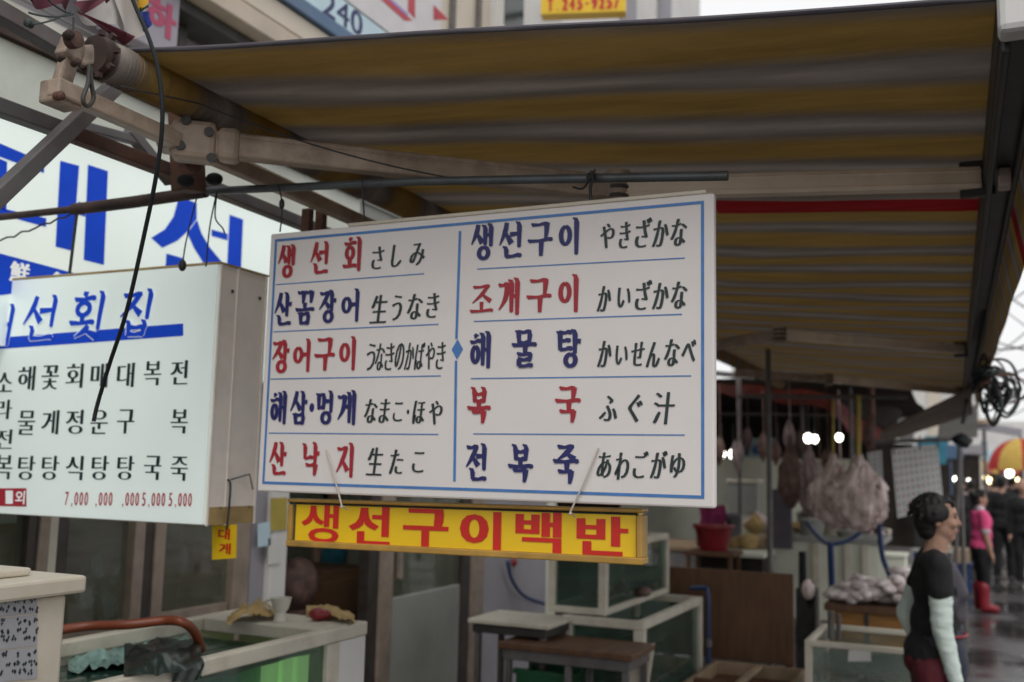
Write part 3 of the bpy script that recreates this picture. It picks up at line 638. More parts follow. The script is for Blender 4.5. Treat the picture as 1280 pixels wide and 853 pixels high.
rp_ = [Vector((XR-.015, r0.y+(YE-r0.y)*k/30, r0.z+(2.60-r0.z)*k/30)) for k in range(31)]
MB().tube(rp_, 0.050, 20).build('roller', M['stripes'], aw, smooth=50)
rg = MB()
for k in range(5): 
    c = rp_[0]+Vector((0, 0.03+k*0.011, 0)); rg.lathe(c, [(0.0495, 0), (0.0515, 0.002), (0.0495, 0.004)], 20, (0, 1, 0))
rg.build('wrapped_edge', M['stripes'], aw, smooth=50)
# end bracket with gear and loop
e = rp_[0]
b_ = MB(); b_.lathe(e-Vector((0, .012, 0)), [(0.020, -.03), (0.048, -.027), (0.051, -.012), (0.042, -.006), (0.052, 0)], 20, (0, 1, 0)); b_.build('roller_cap', M['dark_rust'], aw, smooth=40)
g1, g2, g3 = on_x(88, 48, XR-.04), on_x(98, 72, XR-.04), on_x(76, 116, XR-.05)
b_ = MB(); b_.bar(g1-Vector((0, .02, .02)), g2, 0.04, 0.055).bar(g1+Vector((0, .015, .01)), g3+Vector((0, 0, .02)), 0.028, 0.04).bar(g3+Vector((0, .0, .02)), g3-Vector((0, .0, .035)), 0.055, 0.075, up=(0, 1, 0))
b_.bar(g2, rp_[0]+Vector((0, -.03, 0)), .03, .05)
b_.build('end_bracket', M['old_bracket'], aw, bev=0.006)
b_ = MB(); b_.lathe(on_x(92, 50, XR+.005), [(0.008, -.014), (0.020, -.012), (0.020, .012), (0.008, .014)], 14, (1, 0, 0)); b_.lathe(on_x(74, 120, XR-.01), [(0.008, -.014), (0.011, -.008), (0.011, .008), (0.005, .014)], 12, (1, 0, 0))
b_.build('gear_box', M['rust'], aw, smooth=40)
lp = [on_x(x, y, XR+.05) for x, y in ((112, 82), (110, 104), (104, 122), (106, 131), (112, 132), (117, 122), (114, 104), (113, 84))]
MB().tube(spline(lp, 5), 0.0055, 6).build('crank_loop', M['dark_metal'], aw, smooth=60)
b_ = MB(); p_ = on_x(100, 60, XR)
for k, (du, dv, rr) in enumerate(((-.045, .01, .011), (-.02, -.045, .009), (-.06, -.05, .007))): b_.lathe(p_+Vector((.012, du, dv)), [(rr*.3, -.012), (rr, -.01), (rr, .012), (rr*.5, .016)], 10, (1, -.4, 0))
for k in range(8): b_.bar(rp_[0]+Vector((.02, -.035, .0))+Vector((0, 0, 1))*(.045*math.sin(k*.785))+Vector((1, 0, 0))*(.045*math.cos(k*.785)), rp_[0]+Vector((.02, -.035, .0))+Vector((0, 0, 1))*(.058*math.sin(k*.785))+Vector((1, 0, 0))*(.058*math.cos(k*.785)), .012, .012)
b_.build('gear_teeth', M['dark_rust'], aw)
# torsion bar
t0, t1 = on_x(66, 108, XR-.03), on_x(470, 286, XR-.03)
MB().bar(t0, t1, 0.038, 0.042).build('torsion_bar', M['arm_metal'], aw, bev=0.005)
def arm(sh, el, tip, wd=0.066, with_sh=True):
    sh, el, tip = Vector(sh), Vector(el), Vector(tip)
    a_ = MB(); a_.bar(sh, el, wd*.75, wd, )
    a_.bar(sh+Vector((0, 0, wd*.22)), el+Vector((0, 0, wd*.22)), wd*.84, wd*.2); ao = a_.build('arm', M['arm_metal'], aw, bev=0.012)
    f = MB(); f.bar(el+(tip-el)*0.02, tip, wd*.7, wd*.92); f.bar(el+(tip-el)*.02+Vector((0, 0, wd*.26)), tip+Vector((0, 0, wd*.26)), wd*.80, wd*.16); f.bar(el+(tip-el)*.02-Vector((0, 0, wd*.30)), tip-Vector((0, 0, wd*.30)), wd*.80, wd*.14)
    f.build('forearm', M['forearm'], aw, bev=0.008)
    j = MB(); j.lathe(el-Vector((0, 0, wd*.8)), [(wd*.2, 0), (wd*.55, .004), (wd*.55, wd*1.55), (wd*.2, wd*1.6)], 16); j.build('elbow', M['arm_metal'], ao, smooth=40)
    k = MB(); 
    for z in (-.5, -.1, .3): k.lathe(el+Vector((0, 0, wd*z)), [(wd*.56, 0), (wd*.6, .003), (wd*.6, .009), (wd*.56, .012)], 16)
    k.build('elbow_ring', M['dark_metal'], ao, smooth=40)
    if with_sh:
        d = (el-sh).normalized(); q = MB()
        q.obox(sh-d*.03, d, Vector((0, 0, 1)).cross(d), (0, 0, 1), .115, .08, .105).obox(sh+d*.06, d, Vector((0, 0, 1)).cross(d), (0, 0, 1), .06, .068, .088).obox(sh-d*.10+Vector((0, 0, .0)), d, Vector((0, 0, 1)).cross(d), (0, 0, 1), .05, .09, .065)
        so_ = q.build('shoulder', M['arm_metal'], aw, bev=0.016)
        n_ = Vector((0, 0, 1)).cross(d)*-1
        for du, dz in ((-.05, .045), (.01, .02), (-.06, -.025), (.02, -.05)): MB().lathe(sh+d*du+n_*.040+Vector((0, 0, dz)), [(.002, .0), (.013, .001), (.013, .008), (.004, .009)], 12, n_).build('bolt', M['dark_metal'], so_, smooth=40)
    q = MB(); q.bar(tip-Vector((.005, 0, .05)), tip+Vector((-.005, 0, .05)), .03, .09, up=(1, 0, 0)); q.build('arm_end', M['dark_metal'], aw, bev=0.004)
sh = on_x(258, 180, XR+.01)
arm(sh, on_z(772, 236, 2.455), on_z(1224, 224, 2.475))
arm((XR, 6.95, 2.50), on_z(975, 418, 2.475), on_z(1203, 437, 2.475))
arm((XR, 8.6, 2.50), on_z(1036, 474, 2.475), on_z(1200, 490, 2.475), with_sh=False)
# front rail, cap, valance
fx = lambda y: 0.105-0.0175*(y-1.9)
fr0, fr1 = Vector((fx(1.97), 1.97, 2.49)), Vector((fx(10.95), 10.95, 2.49))
fm = MB(); fm.bar(fr0, fr1, 0.085, 0.085); fm.bar(fr0+Vector((-.03, 0, -.052)), fr1+Vector((-.03, 0, -.052)), .016, .03); fm.bar(fr0+Vector((.03, 0, -.052)), fr1+Vector((.03, 0, -.052)), .016, .03)
fm.build('front_rail', M['dark_metal'], aw, bev=0.006)
MB().box((fx(1.9)-.044, 1.90, 2.437), (fx(1.9)+.045, 1.966, 2.535)).build('rail_end_cap', M['facade_white'], aw, bev=0.012)
def val(u, v):
    y = 1.98+(10.9-1.98)*u; return Vector((fx(y)+0.05+0.035*v+0.002*math.sin(y*5.5)*v, y, 2.53-0.20*v-0.002*abs(math.sin(y*9.3))*v))
MB().grid(val, 140, 5).build('valance', M['stripes'], aw, smooth=60)
MB().box((fx(2.9)-.012, 2.80, 2.395), (fx(2.9)+.018, 2.86, 2.445)).build('rail_clamp', M['cream_metal'], aw, bev=0.005)
# near hem of the fabric
hp = [fab(k/20, 0) for k in range(21)]
MB().tube(hp, 0.006, 6).build('hem', M['knit_grey'], aw, smooth=60)

# ================================================================== steel frame behind the roller
sf = thing('steel_frame', 'rusty grey steel angle framework carrying the awning roller in front of the lit fascia', 'frame', on_x(235, 235, -2.08))
XS = -2.08
def fbar(p, q, m, w_=.042, h_=.038, name='rail', X=XS):
    return MB().bar(on_x(*p, X), on_x(*q, X), w_, h_).build(name, M[m], sf, bev=0.003)
fbar((-60, 113), (78, 163), 'grey_steel'); fbar((79, 163.5), (232, 222), 'rust'); fbar((233, 222.5), (420, 297), 'grey_steel')
fbar((-20, 262), (156, 96), 'grey_steel', name='strut', X=XS+.06)
fbar((102, 158), (178, 178), 'grey_steel', .03, .025, 'strut', X=XS-.1); fbar((160, 162), (214, 228), 'grey_steel', .035, .03, 'strut', X=XS-.1)
fbar((-20, 4), (116, 82), 'grey_steel', .045, .04, X=-2.0)
fbar((282, 198), (450, 276), 'arm_metal', .038, .038, X=XS+.1)
q = on_x(232, 142, XS+.08); q2 = on_x(236, 240, XS+.08)
MB().bar(q, q2, .06, .08).build('post', M['rust'], sf, bev=.004)
MB().lathe(on_x(238, 206, XS+.16), [(.003, -.02), (.026, -.018), (.026, .015), (.012, .018)], 12, (1, -.3, 0)).build('bolt', M['rust'], sf, smooth=40)
for x, y in ((268, 224), (232, 226)): MB().sph(on_x(x, y, XS+.12), (.026, .022, .018)).build('cable_knot', M['black_rubber'], sf, smooth=60)
for x in (385, 402):
    p = on_x(x, 262, XS+.12); MB().bar(p, p-Vector((0, 0, .10)), .03, .025).build('hanger', M['rust'], sf)
# cross arms from the frame back to the shop
for px_, py_ in ():
    p = on_x(px_, py_, XS); MB().bar(p, (XF+.05, p.y, p.z+.02), .04, .04).build('strut', M['grey_steel'], sf)
p = on_x(-30, 0, -2.0); 
for y in (4.4, 7.0, 9.8):
    MB().bar((XF+.01, y, 2.72), (XR-.06, y, 2.57), .05, .05).build('bracket', M['grey_steel'], sf)
# grey hanging pipe
pp = thing('hanging_pipe', 'thin grey pipe with a rusty sleeve hung above the white menu board', 'pipe', on_y(500, 233, 2.27))
A, B, C, D, E_ = on_y(-40, 276, 2.24), on_y(92, 262, 2.24), on_y(245, 240, 2.25), on_y(520, 227, 2.27), on_y(910, 220, 2.30)
MB().tube([C, C.lerp(D, .5), D, E_], 0.0115, 10).build('pipe', M['pipe'], pp, smooth=50)
MB().tube([A, B.lerp(C, .03)], 0.0115, 10).build('inner_rod', M['dark_rust'], pp, smooth=50)
MB().tube([B, B.lerp(C, .5)+Vector((0, 0, -.004)), C+(D-C)*.05], 0.0185, 10).build('sleeve', M['dark_rust'], pp, smooth=50)
# ================================================================== white menu board
BX0, BX1, BZ0, BZ1, BY = -1.754, -0.518, 1.572, 2.277, 2.2
bd = thing('menu_board', 'white bilingual menu board with red and navy dish names, hung from the grey pipe', 'menu board', ((BX0+BX1)/2, BY+.01, BZ0))
MB().box((BX0, BY, BZ0), (BX1, BY+.022, BZ1)).build('panel', M['board'], bd, bev=0.005)
MB().box((BX0+.25, BY+.004, BZ1+.001), (BX1-.02, BY+.018, BZ1+.011)).build('backing_edge', M['cabinet'], bd, bev=0.003)
YS = BY-0.0012
def place_y(px, py, Y):
    c = on_y(px, py, Y); kx = (on_y(px+1, py, Y)-on_y(px-1, py, Y)).x/2; kz = (on_y(px, py-1, Y)-on_y(px, py+1, Y)).z/2
    return (lambda q, v, l=0.0: Vector((c.x+q, Y-l, c.z+v))), kx, kz
def line_y(mb, p, q, t, Y):
    a, b = on_y(*p, Y), on_y(*q, Y); d = (b-a); d.normalize(); n = Vector((-d.z, 0, d.x))*t/2
    mb.quad(a-n, b-n, b+n, a+n)
rl = MB(); ins = 0.017; tb = 0.0070
x0, x1, z0, z1 = BX0+ins, BX1-ins*1.35, BZ0+ins*1.2, BZ1-ins
for a_ in (((x0, z0), (x1, z0+tb)), ((x0, z1-tb), (x1, z1)), ((x0, z0+tb), (x0+tb, z1-tb)), ((x1-tb, z0+tb), (x1, z1-tb))):
    (p0, q0), (p1, q1) = a_; rl.quad((p0, YS, q0), (p1, YS, q0), (p1, YS, q1), (p0, YS, q1))
for p, q in (((345, 356), (530, 342.3)), ((342, 415), (548, 405.5)), ((338, 474), (551, 470)), ((336, 541.5), (548, 543.2)),
             ((596.4, 336.5), (856, 322.7)), ((592, 402), (852.5, 393)), ((588.5, 473.4), (864, 470)), ((591.4, 542.5), (856, 544))):
    line_y(rl, p, q, 0.0027, YS)
line_y(rl, (575, 289), (570.5, 424), .0072, YS); line_y(rl, (570, 451), (568, 602), .0072, YS)
c = on_y(571.6, 437, YS); rl.quad(c+Vector((-.016, 0, 0)), c+Vector((0, 0, -.026)), c+Vector((.016, 0, 0)), c+Vector((0, 0, .026)))
rl.build('blue_ruling', M['blue_line'], bd)
KO = {'red_lettering': [('생',358,327,22,43),('선',399,322.6,23,42),('회',440.5,318,24,44),('장',351,446,23,43),('어',377,444.5,22,43),('구',405.5,443.5,26,43),('이',434.7,442,22,44),
    ('산',347.5,573.4,23,43),('낙',389,574,22,44),('지',431.4,575.3,23,45),('조',602,374,30,37),('개',636,371,28,48),('구',673.5,370,32,44),('이',711,367,27,49),('복',598.6,507,30,48),('국',709.5,506.4,33,47)],
  'navy_lettering': [('산',354,386.5,23,43),('꼼',381,385,24,43),('장',409.6,383.5,23,43),('어',437.7,382,23,43),('해',348,509.7,21,43),('삼',373.7,509.7,23,43),('멍',406.5,509.7,21,44),('게',433,509.7,24,45),
    ('생',602.5,303,29,47),('선',637.7,300.5,29,47),('구',675,299.7,32,44),('이',711.6,295.7,27,48),('해',600.4,437.6,27,48),('물',655,436,32,48),('탕',712,436,31,50),('전',595,578,27,49),('복',650.5,579.6,32,50),('죽',707,581,33,51)]}
for nm, L_ in KO.items():
    t = MB()
    for ch, px, py, ww, hh in L_:
        pl, kx, kz = place_y(px, py, YS-.0006); brush(t, ch, pl, ww*kx*.90, hh*kz*.93, fat=1.34)
    if nm.startswith('navy'):
        pl, kx, kz = place_y(389.7, 509.7, YS); t.add([pl(.008*math.sin(a_*.5236), .012*math.cos(a_*.5236)) for a_ in range(12)], [tuple(range(12))])
    t.build(nm, M['red_ink' if nm.startswith('red') else 'navy_ink'], bd)
JP = [('さ',472,322.6,15,28),('し',496,320,13,28),('み',522,318,19,28),('生',474,386.5,21,35),('う',496,385,13,32),('な',518.6,383.5,19,32),('き',541,382,16,31)]
JP += [(ch, x, 446.5-(x-463)*.02, 11.3, 34) for ch, x in zip('うなきのかばやき', (463.5, 475, 487, 499.4, 512, 524.5, 537.5, 551))]
JP += [('な',463.5,514,16,30),('ま',480.6,514,13,30),('こ',497.5,515,12,24),('ほ',523.7,515.5,15,29),('や',544.4,516,17,30),('生',469,577,20,35),('た',495.6,577.6,17,31),('こ',523,578,15,26),
  ('や',759,295,18,31),('き',781,294,14,33),('ざ',804,291,20,37),('か',826,292,20,33),('な',848.5,290.6,20,34),('か',755.5,373.6,17,32),('い',780,372,17,25),('ざ',804,369,20,37),('か',826,370,20,33),('な',849,369,20,34),
  ('か',756,442.6,17,33),('い',777,444,16,24),('せ',797,442.6,17,30),('ん',817,443.4,17,32),('な',840,441,19,34),('べ',861,438.6,18,28),('ふ',761,510.5,23,32),('ぐ',794,510.5,18,35),('汁',830,510.5,27,40),
  ('あ',755.5,581.7,18,32),('わ',777.6,582.8,18,34),('ご',800.7,581,18,34),('が',823.4,581,20,35),('ゆ',847,582,19,31)]
t = MB()
for ch, px, py, ww, hh in JP:
    pl, kx, kz = place_y(px, py, YS-.0006); hv = hh*kz
    letter(t, ch, pl, ww*kx, hv, hv*0.031 if ww > 12 else hv*.018, hv*-0.011, 0.10)
pl, kx, kz = place_y(510, 515, YS); t.add([pl(.004*math.sin(a_*.7854), .006*math.cos(a_*.7854)) for a_ in range(8)], [tuple(range(8))])
t.build('black_lettering', M['black_ink'], bd)

# ================================================================== yellow sign below it
YY = 2.236
tl, tr_, br, bl = [on_y(*p, YY) for p in ((362, 623), (806, 637), (803, 706), (360, 683))]
ys = thing('hanging_sign', 'long yellow sign with bold red letters hung under the white menu board', 'sign', (bl+br)/2)
U = ((tr_-tl)+(br-bl)); WD = U.length/2; U.normalize(); V_ = Vector((-U.z, 0, U.x)); HT = ((tl-bl).length+(tr_-br).length)/2
O_ = (tl+tr_+br+bl)/4
def ypl(cu, cv): return lambda q, v, l=0.0: O_+U*(cu+q)+V_*(cv+v)+Vector((0, -.003-l, 0))
MB().obox(O_+Vector((0, .02, 0)), U, (0, 1, 0), V_, WD-.024, .03, HT-.014).build('face', M['yellow_face'], ys)
f = MB()
f.obox(O_+V_*(HT/2-.0042)+Vector((0, .014, 0)), U, (0, 1, 0), V_, WD, .05, .0084).obox(O_-V_*(HT/2-.008)+Vector((0, .014, 0)), U, (0, 1, 0), V_, WD, .05, .016)
f.obox(O_-U*(WD/2-.008)+Vector((0, .014, 0)), U, (0, 1, 0), V_, .014, .046, HT-.030).obox(O_+U*(WD/2-.008)+Vector((0, .014, 0)), U, (0, 1, 0), V_, .014, .046, HT-.030)
f.build('frame', M['yellow_frame'], ys, bev=0.003)
f = MB(); a_, b_ = WD/2-.016, HT/2-.012
for (u0, v0, u1, v1) in ((-a_, b_, a_, b_), (-a_, -b_, a_, -b_), (-a_, -b_, -a_, b_), (a_, -b_, a_, b_)):
    f.tube([O_+U*u0+V_*v0+Vector((0, .003, 0)), O_+U*u1+V_*v1+Vector((0, .003, 0))], .0028, 6)
f.build('gasket', M['black_ink'], ys)
t = MB()
def inv(px, py): d = on_y(px, py, YY)-O_; return d.dot(U), d.dot(V_)
for ch, px, py, ww, hh in (('생',399,654,47,41),('선',461,657,52,43),('구',531,660.5,58,43),('이',600,665,52,46),('백',672,665.5,59,47),('반',752,670,66,47)):
    cu, cv = inv(px, py); k = (on_y(px+1, py, YY)-on_y(px, py, YY)).x
    letter(t, ch, (lambda q, v, l=0.0, cu=cu, cv=cv: O_+U*(cu+q)+V_*(cv+v)+Vector((0, .0032, 0))), ww*k, hh*k*.98, .0036 if ch == '생' else .0062, .0012 if ch == '생' else .0022)
t.build('lettering', M['sign_red'], ys)
for p, q, lb in (((408, 562), (427, 632), 'short white string tying the left part of the yellow sign to the white board'), ((748, 560), (713, 640), 'long white string tying the right part of the yellow sign to the white board')):
    a_, b_ = on_y(*p, YS-.004), on_y(*q, YS-.004); s_ = MB(); s_.tube([a_, a_.lerp(b_, .5)+Vector((.004, -.004, 0)), b_, b_+Vector((0, .03, -.012))], .0022, 6)
    s_.lathe(b_+Vector((0, .0, -.004)), [(.001, -.004), (.004, 0), (.001, .004)], 8); tag(s_.build('string', M['cord_white']), lb, 'string')

# ================================================================== lit menu box
LY = 2.43; LX0, LX1, LZ0, LZ1 = XF+.03, -2.128, 1.455, 2.265
lb = thing('light_box_sign', 'backlit white menu box with dark dish columns, standing out from the shopfront', 'sign', ((LX0+LX1)/2, LY+.12, LZ0))
MB().box((LX0, LY+.012, LZ0), (LX1-.002, LY+.235, LZ1)).build('casing', M['box_side'], lb, bev=0.004)
MB().box((LX0, LY, LZ0+.004), (LX1-.008, LY+.0115, LZ1-.004)).build('lit_face', M['lit_face'], lb)
s_ = MB()
for y in (LY+.004, LY+.085, LY+.225): s_.box((LX1-.0015, y, LZ0-.002), (LX1+.0035, y+.010, LZ1+.002))
s_.build('side_trim', M['box_side'], lb, bev=.002)
s_ = MB(); s_.box((LX0, LY-.002, LZ1-.002), (LX1+.004, LY+.24, LZ1+.004)); s_.box((LX1-.001, LY+.02, LZ0+.002), (LX1+.004, LY+.22, LZ0+.055)); s_.build('edge_band', M['towel'], lb)
for z in (LZ0+.05, LZ1-.08):
    for y in (LY+.065, LY+.20): MB().lathe((LX1, y, z), [(.006, 0), (.006, .003), (.001, .005)], 8, (1, 0, 0)).build('screw', M['dark_metal'], lb)
FY = LY-.0015
t = MB()
for ch, px, py in (('전',224,465.7),('복',190.6,466.8),('대',157,469),('매',124,469.5),('회',93,470),('꽃',62.7,472),('해',33,473),('소',5.0,478),('복',224,527),('구',157,527),('운',124,527.6),('정',93,527.6),('게',62.7,528),('물',33,528.7),
                   ('죽',224,586),('국',190.6,585),('탕',157,585),('탕',125,585),('식',93,585),('탕',62.7,585),('탕',33,585),('라',4.5,512),('전',4.5,549),('복',4.5,584)):
    pl, kx, kz = place_y(px, py, FY); sm = px < 10
    letter(t, ch, pl, 22*kx, (24 if sm and py < 560 else 30)*kz, .0034, -.0010)
t.build('dish_lettering', M['vinyl_black'], lb)
t = MB()
for tx, px in (('7,000', 95.3), (',000', 128.7), (',000', 162), ('5,000', 191.7), ('5,000', 225)):
    n_ = len(tx); k0 = 5-n_
    for k, ch in enumerate(tx):
        x = px-(3 if n_ == 4 else 0)+(-11.5, -5.6, 0, 6, 12)[k+k0]*1.04; y = 624.2+(x-160)*.01
        if ch == ',': pl, kx, kz = place_y(x, y+8, FY); letter(t, ch, pl, 1.6*kx, 5*kz, .0004, 0)
        else: pl, kx, kz = place_y(x, y, FY); letter(t, ch, pl, 4.6*kx, 17*kz, .0009, .0002)
t.build('price_lettering', M['vinyl_red'], lb)
t = MB(); t.quad(*[on_y(x, y, FY) for x, y in ((-16, 437.5), (229, 420), (229, 404.5), (-16, 423.5))]); t.build('blue_bar', M['vinyl_blue'], lb)
t1, t2 = MB(), MB()
for ch, px, py, ww, hh in (('대',-2,407,34,50),('선',49,398,38,54),('횟',109,394,40,56),('집',170,391,38,56)):
    pl, kx, kz = place_y(px, py, FY-.0012); brush(t1, ch, pl, ww*kx, hh*kz, fat=1.3, shear=.12, grow=.006)
    pl, kx, kz = place_y(px, py, FY-.0034); brush(t2, ch, pl, ww*kx, hh*kz, fat=1.3, shear=.12)
t1.build('name_outline', M['vinyl_white'], lb); t2.build('name_lettering', M['vinyl_blue'], lb)
t = MB(); t.quad(*[on_y(x, y, FY) for x, y in ((-12, 632.5), (33, 633.5), (33, 610.5), (-12, 610.5))]); t.build('red_label', M['vinyl_red'], lb)
t = MB(); t.quad(*[on_y(x, y, FY-.0012) for x, y in ((7, 630), (16, 630), (16, 613.5), (7, 613.5))]); pl, kx, kz = place_y(25, 622, FY-.0012); letter(t, '외', pl, 12*kx, 17*kz, .0012, .0006); t.build('label_lettering', M['vinyl_white'], lb)
# wire hook and yellow tag on its corner
hk = MB(); hk.tube(spline([on_y(x, y, LY+.09) for x, y in ((277, 607), (279, 601), (285, 600), (288, 606), (287, 625), (285, 648), (283, 662))], 5), .0035, 6)
hk.tube([on_y(288, 600, LY+.11), on_y(312, 593, LY+.17), on_y(316, 612, LY+.2)], .0022, 6)
tag(hk.build('wire_hook', M['wire']), 'bent wire hook on the side of the backlit menu box', 'hook')
tg = thing('hanging_tag', 'small yellow tag with red letters hanging below the corner of the backlit menu box', 'tag', on_y(280, 700, LY+.1))
q = [on_y(x, y, LY+.1) for x, y in ((265, 700), (294, 698), (295, 656), (265, 657))]; MB().prism(q, (0, .006, 0)).build('card', M['yellow_face'], tg)
t = MB()
for ch, px, py in (('대', 280, 668), ('게', 281, 686)): pl, kx, kz = place_y(px, py, LY+.0985); letter(t, ch, pl, 15*kx, 14*kz, .002, .001)
t.build('lettering', M['sign_red'], tg)

# ================================================================== lit fascia
XG = -3.05
fs = thing('fascia_sign', 'large backlit white fascia with giant blue letters above the shopfront, partly hidden by pipes', 'sign', (XG-.05, 3.0, 2.03))
y0, y1 = on_x(-130, 100, XG).y, on_x(398, 280, XG).y
MB().box((XF+.016, y0, 2.03), (XG, y1, 2.845)).build('lit_panel', M['lit_face_big'], fs)
MB().box((XF+.016, y0, 2.847), (XG+.012, y1+.03, 2.875)).build('top_trim', M['alu'], fs)
MB().box((XF+.016, y1+.001, 2.03), (XG+.012, y1+.03, 2.846)).build('end_trim', M['alu'], fs)
t = MB(); XL = XG+.0015
def px_poly(*P): t.add([on_x(a_, b_, XL) for a_, b_ in P], [tuple(range(len(P)))])
px_poly((-22, 170), (55.5, 203), (55, 216.5), (-22, 188)); px_poly((-22, 189.5), (9, 202.5), (8, 264), (-22, 254)); px_poly((-22, 255), (58, 273), (57.5, 284), (-22, 262))
px_poly((75.4, 201), (99, 207.5), (91, 314), (69.5, 308.5)); px_poly((110, 206), (135, 214), (130, 331.5), (104.6, 325)); px_poly((97.8, 252), (107.5, 255), (106.7, 271), (96.5, 268))
px_poly((223.8, 246), (246, 254), (246, 274), (233, 291), (222, 301), (203, 310), (189, 297.5), (206, 287), (217, 271)); px_poly((246.5, 275), (252, 292), (262, 309), (277, 327), (255, 330), (243, 311), (234, 291.5))
px_poly((264.5, 287), (284.6, 292.5), (284.4, 300.8), (264.5, 295)); px_poly((287, 268.5), (304, 274.5), (301, 347), (283.5, 342)); px_poly((208, 317), (229, 323), (227, 350), (206, 350))
t.build('giant_lettering', M['vinyl_blue'], fs)
t = MB(); px_poly((-22, 311), (0, 317), (98, 343), (60, 362), (-22, 372)); t.build('blue_banner', M['vinyl_blue'], fs)
t = MB(); pl, ky, kz = place_x(25, 341, XL+.0015); letter(t, '鮮', pl, 26*ky, 26*kz, .004, .001); pl, ky, kz = place_x(74, 353, XL+.0015); letter(t, '魚', pl, 24*ky, 25*kz, .004, .001); t.build('small_lettering', M['vinyl_white'], fs)
# ================================================================== cables and thin wires
cb = MB(); cb.tube(spline([on_y(x, y, Y) for x, y, Y in ((150, -40, 1.62), (170, 10, 1.62), (187, 50, 1.6), (199, 95, 1.6), (203, 150, 1.6), (196, 215, 1.62), (181, 290, 1.66), (158, 390, 1.7), (137, 455, 1.74), (122, 505, 1.76), (117, 527, 1.76))], 6), .0048, 8)
tag(cb.build('black_cable', M['black_rubber'], smooth=60), 'thick black cable dangling in front of the lit fascia and menu box', 'cable')
wl = [((248, 240), (240, 270), (232, 305), (228, 332), 'thin wire ending in a dark knot above the backlit menu box'), ((271, 240), (262, 285), (258, 330), (257, 331), 'thin straight wire crossing the left leg of the second giant letter'),
      ((271, 242), (269, 272), (278, 285), (281, 292), 'short kinked wire over the second giant letter'), ((96, 268), (93, 300), (89, 325), (87, 342), 'dark frayed wire hanging from the rusty sleeve over the first giant letter'),
      ((348, 232), (352, 250), (352, 272), (350, 290), 'thin wire with a clip hanging just left of the white board corner'), ((453, 226), (454, 250), (455, 268), (454, 285), 'fine wire tying the white board to the pipe near its left end')]
for a_, b_, c_, d_, lbl in wl:
    s_ = MB(); P = spline([on_y(*p, 2.24) for p in (a_, b_, c_, d_)], 4); s_.tube(P, .0022, 6)
    if 'knot' in lbl: s_.sph(P[-1], (.012, .012, .018), 8, 6)
    if 'clip' in lbl: s_.sph(P[5], (.008, .008, .016), 8, 6)
    if 'frayed' in lbl: s_.tube([P[0], P[0].lerp(P[-1], .5), P[-1]], .005, 6)
    tag(s_.build('thin_wire', M['wire'], smooth=60), lbl, 'wire', 'thin wires hanging from the pipe')
s_ = MB(); s_.tube(spline([on_y(x, y, 2.25) for x, y in ((739, 214), (741, 224), (738, 236), (739, 257))], 4), .004, 6); s_.tube(spline([on_y(x, y, 2.25) for x, y in ((716, 234), (728, 236), (738, 224), (744, 212))], 4), .0028, 6); s_.sph(on_y(739, 222, 2.27), .013, 8, 6)
tag(s_.build('wire_tie', M['wire'], smooth=60), 'twisted black wire knot tying the white board to the pipe at its right half', 'wire')
s_ = MB(); P = [on_y(-20, 312, 2.24)]+[on_y(x, 302-(x)*.36+random.uniform(-3, 3), 2.24) for x in range(0, 92, 9)]; s_.tube(P, .003, 6); tag(s_.build('frayed_string', M['wire']), 'frayed string sloping under the rusty pipe sleeve at the far left', 'string')
s_ = MB(); s_.tube(sag(on_x(250, 130, XR+.06), on_z(560, 222, 2.42), .02), .0022, 6); s_.tube([on_x(150, 108, XR+.06), on_x(250, 130, XR+.06)], .0022, 6); tag(s_.build('thin_wire', M['wire']), 'thin pale wire running along the lower side of the awning roller', 'wire')
# draped cloth
dc = thing('draped_cloth', 'white cloth with maroon hem and yellow and blue patches draped above the roller end', 'cloth', on_x(130, 45, XR-.1))
def cg(P, nu=10, nv=6, dx=0.0):
    a_, b_, c_, d_ = [on_x(*p, XR-.1) for p in P]; k = MB()
    k.grid(lambda u, v: (a_.lerp(b_, u)).lerp(d_.lerp(c_, u), v)+Vector((dx+.012*math.sin(u*9+v*2)*v, 0, -.012*math.sin(u*6.0)*v)), nu, nv); return k
cg([(96, -20), (150, -20), (160, 44), (92, 17)]).build('cloth', M['cloth_white'], dc, smooth=80)
cg([(132, -20), (168, -20), (186, 50), (150, 44)], dx=.012).build('cloth', M['cloth_white'], dc, smooth=80)
cg([(84, 4), (132, -1), (131, 7), (90, 15)], dx=.018).build('hem', M['cloth_maroon'], dc, smooth=80)
cg([(90, 15), (104, 19), (165, 52), (152, 52)], dx=.010).build('hem', M['cloth_maroon'], dc, smooth=80)
cg([(10, -20), (95, -20), (90, 14), (40, 0)], dx=-.01).build('hem', M['cloth_maroon'], dc, smooth=80)
cg([(155, -25), (174, -25), (175, 11), (160, 12)], dx=.03).build('yellow_patch', M['cloth_yellow'], dc, smooth=80)
cg([(160, 12.3), (175, 11.3), (175.3, 14), (161, 15)], dx=.03).build('green_patch', M['cloth_green'], dc, smooth=80)
cg([(162, 17.5), (176, 16.5), (177, 39), (170, 36)], dx=.03).build('blue_patch', M['cloth_blue'], dc, smooth=80)
s_ = MB()
for P in (((88, 14), (40, 30)), ((92, 18), (36, 16)), ((92, 22), (92, 44)), ((56, -5), (92, 18))): s_.tube(sag(on_x(*P[0], XR-.08), on_x(*P[1], XR-.08), .008), .0025, 6)
s_.lathe(on_x(36, 29, XR-.1), [(.004, -.010), (.011, -.006), (.011, .008), (.004, .012)], 10, (0, 1, 0)); tag(s_.build('tie_cord', M['cable_green']), 'dark green cords tying the draped cloth to the steel frame', 'cord')
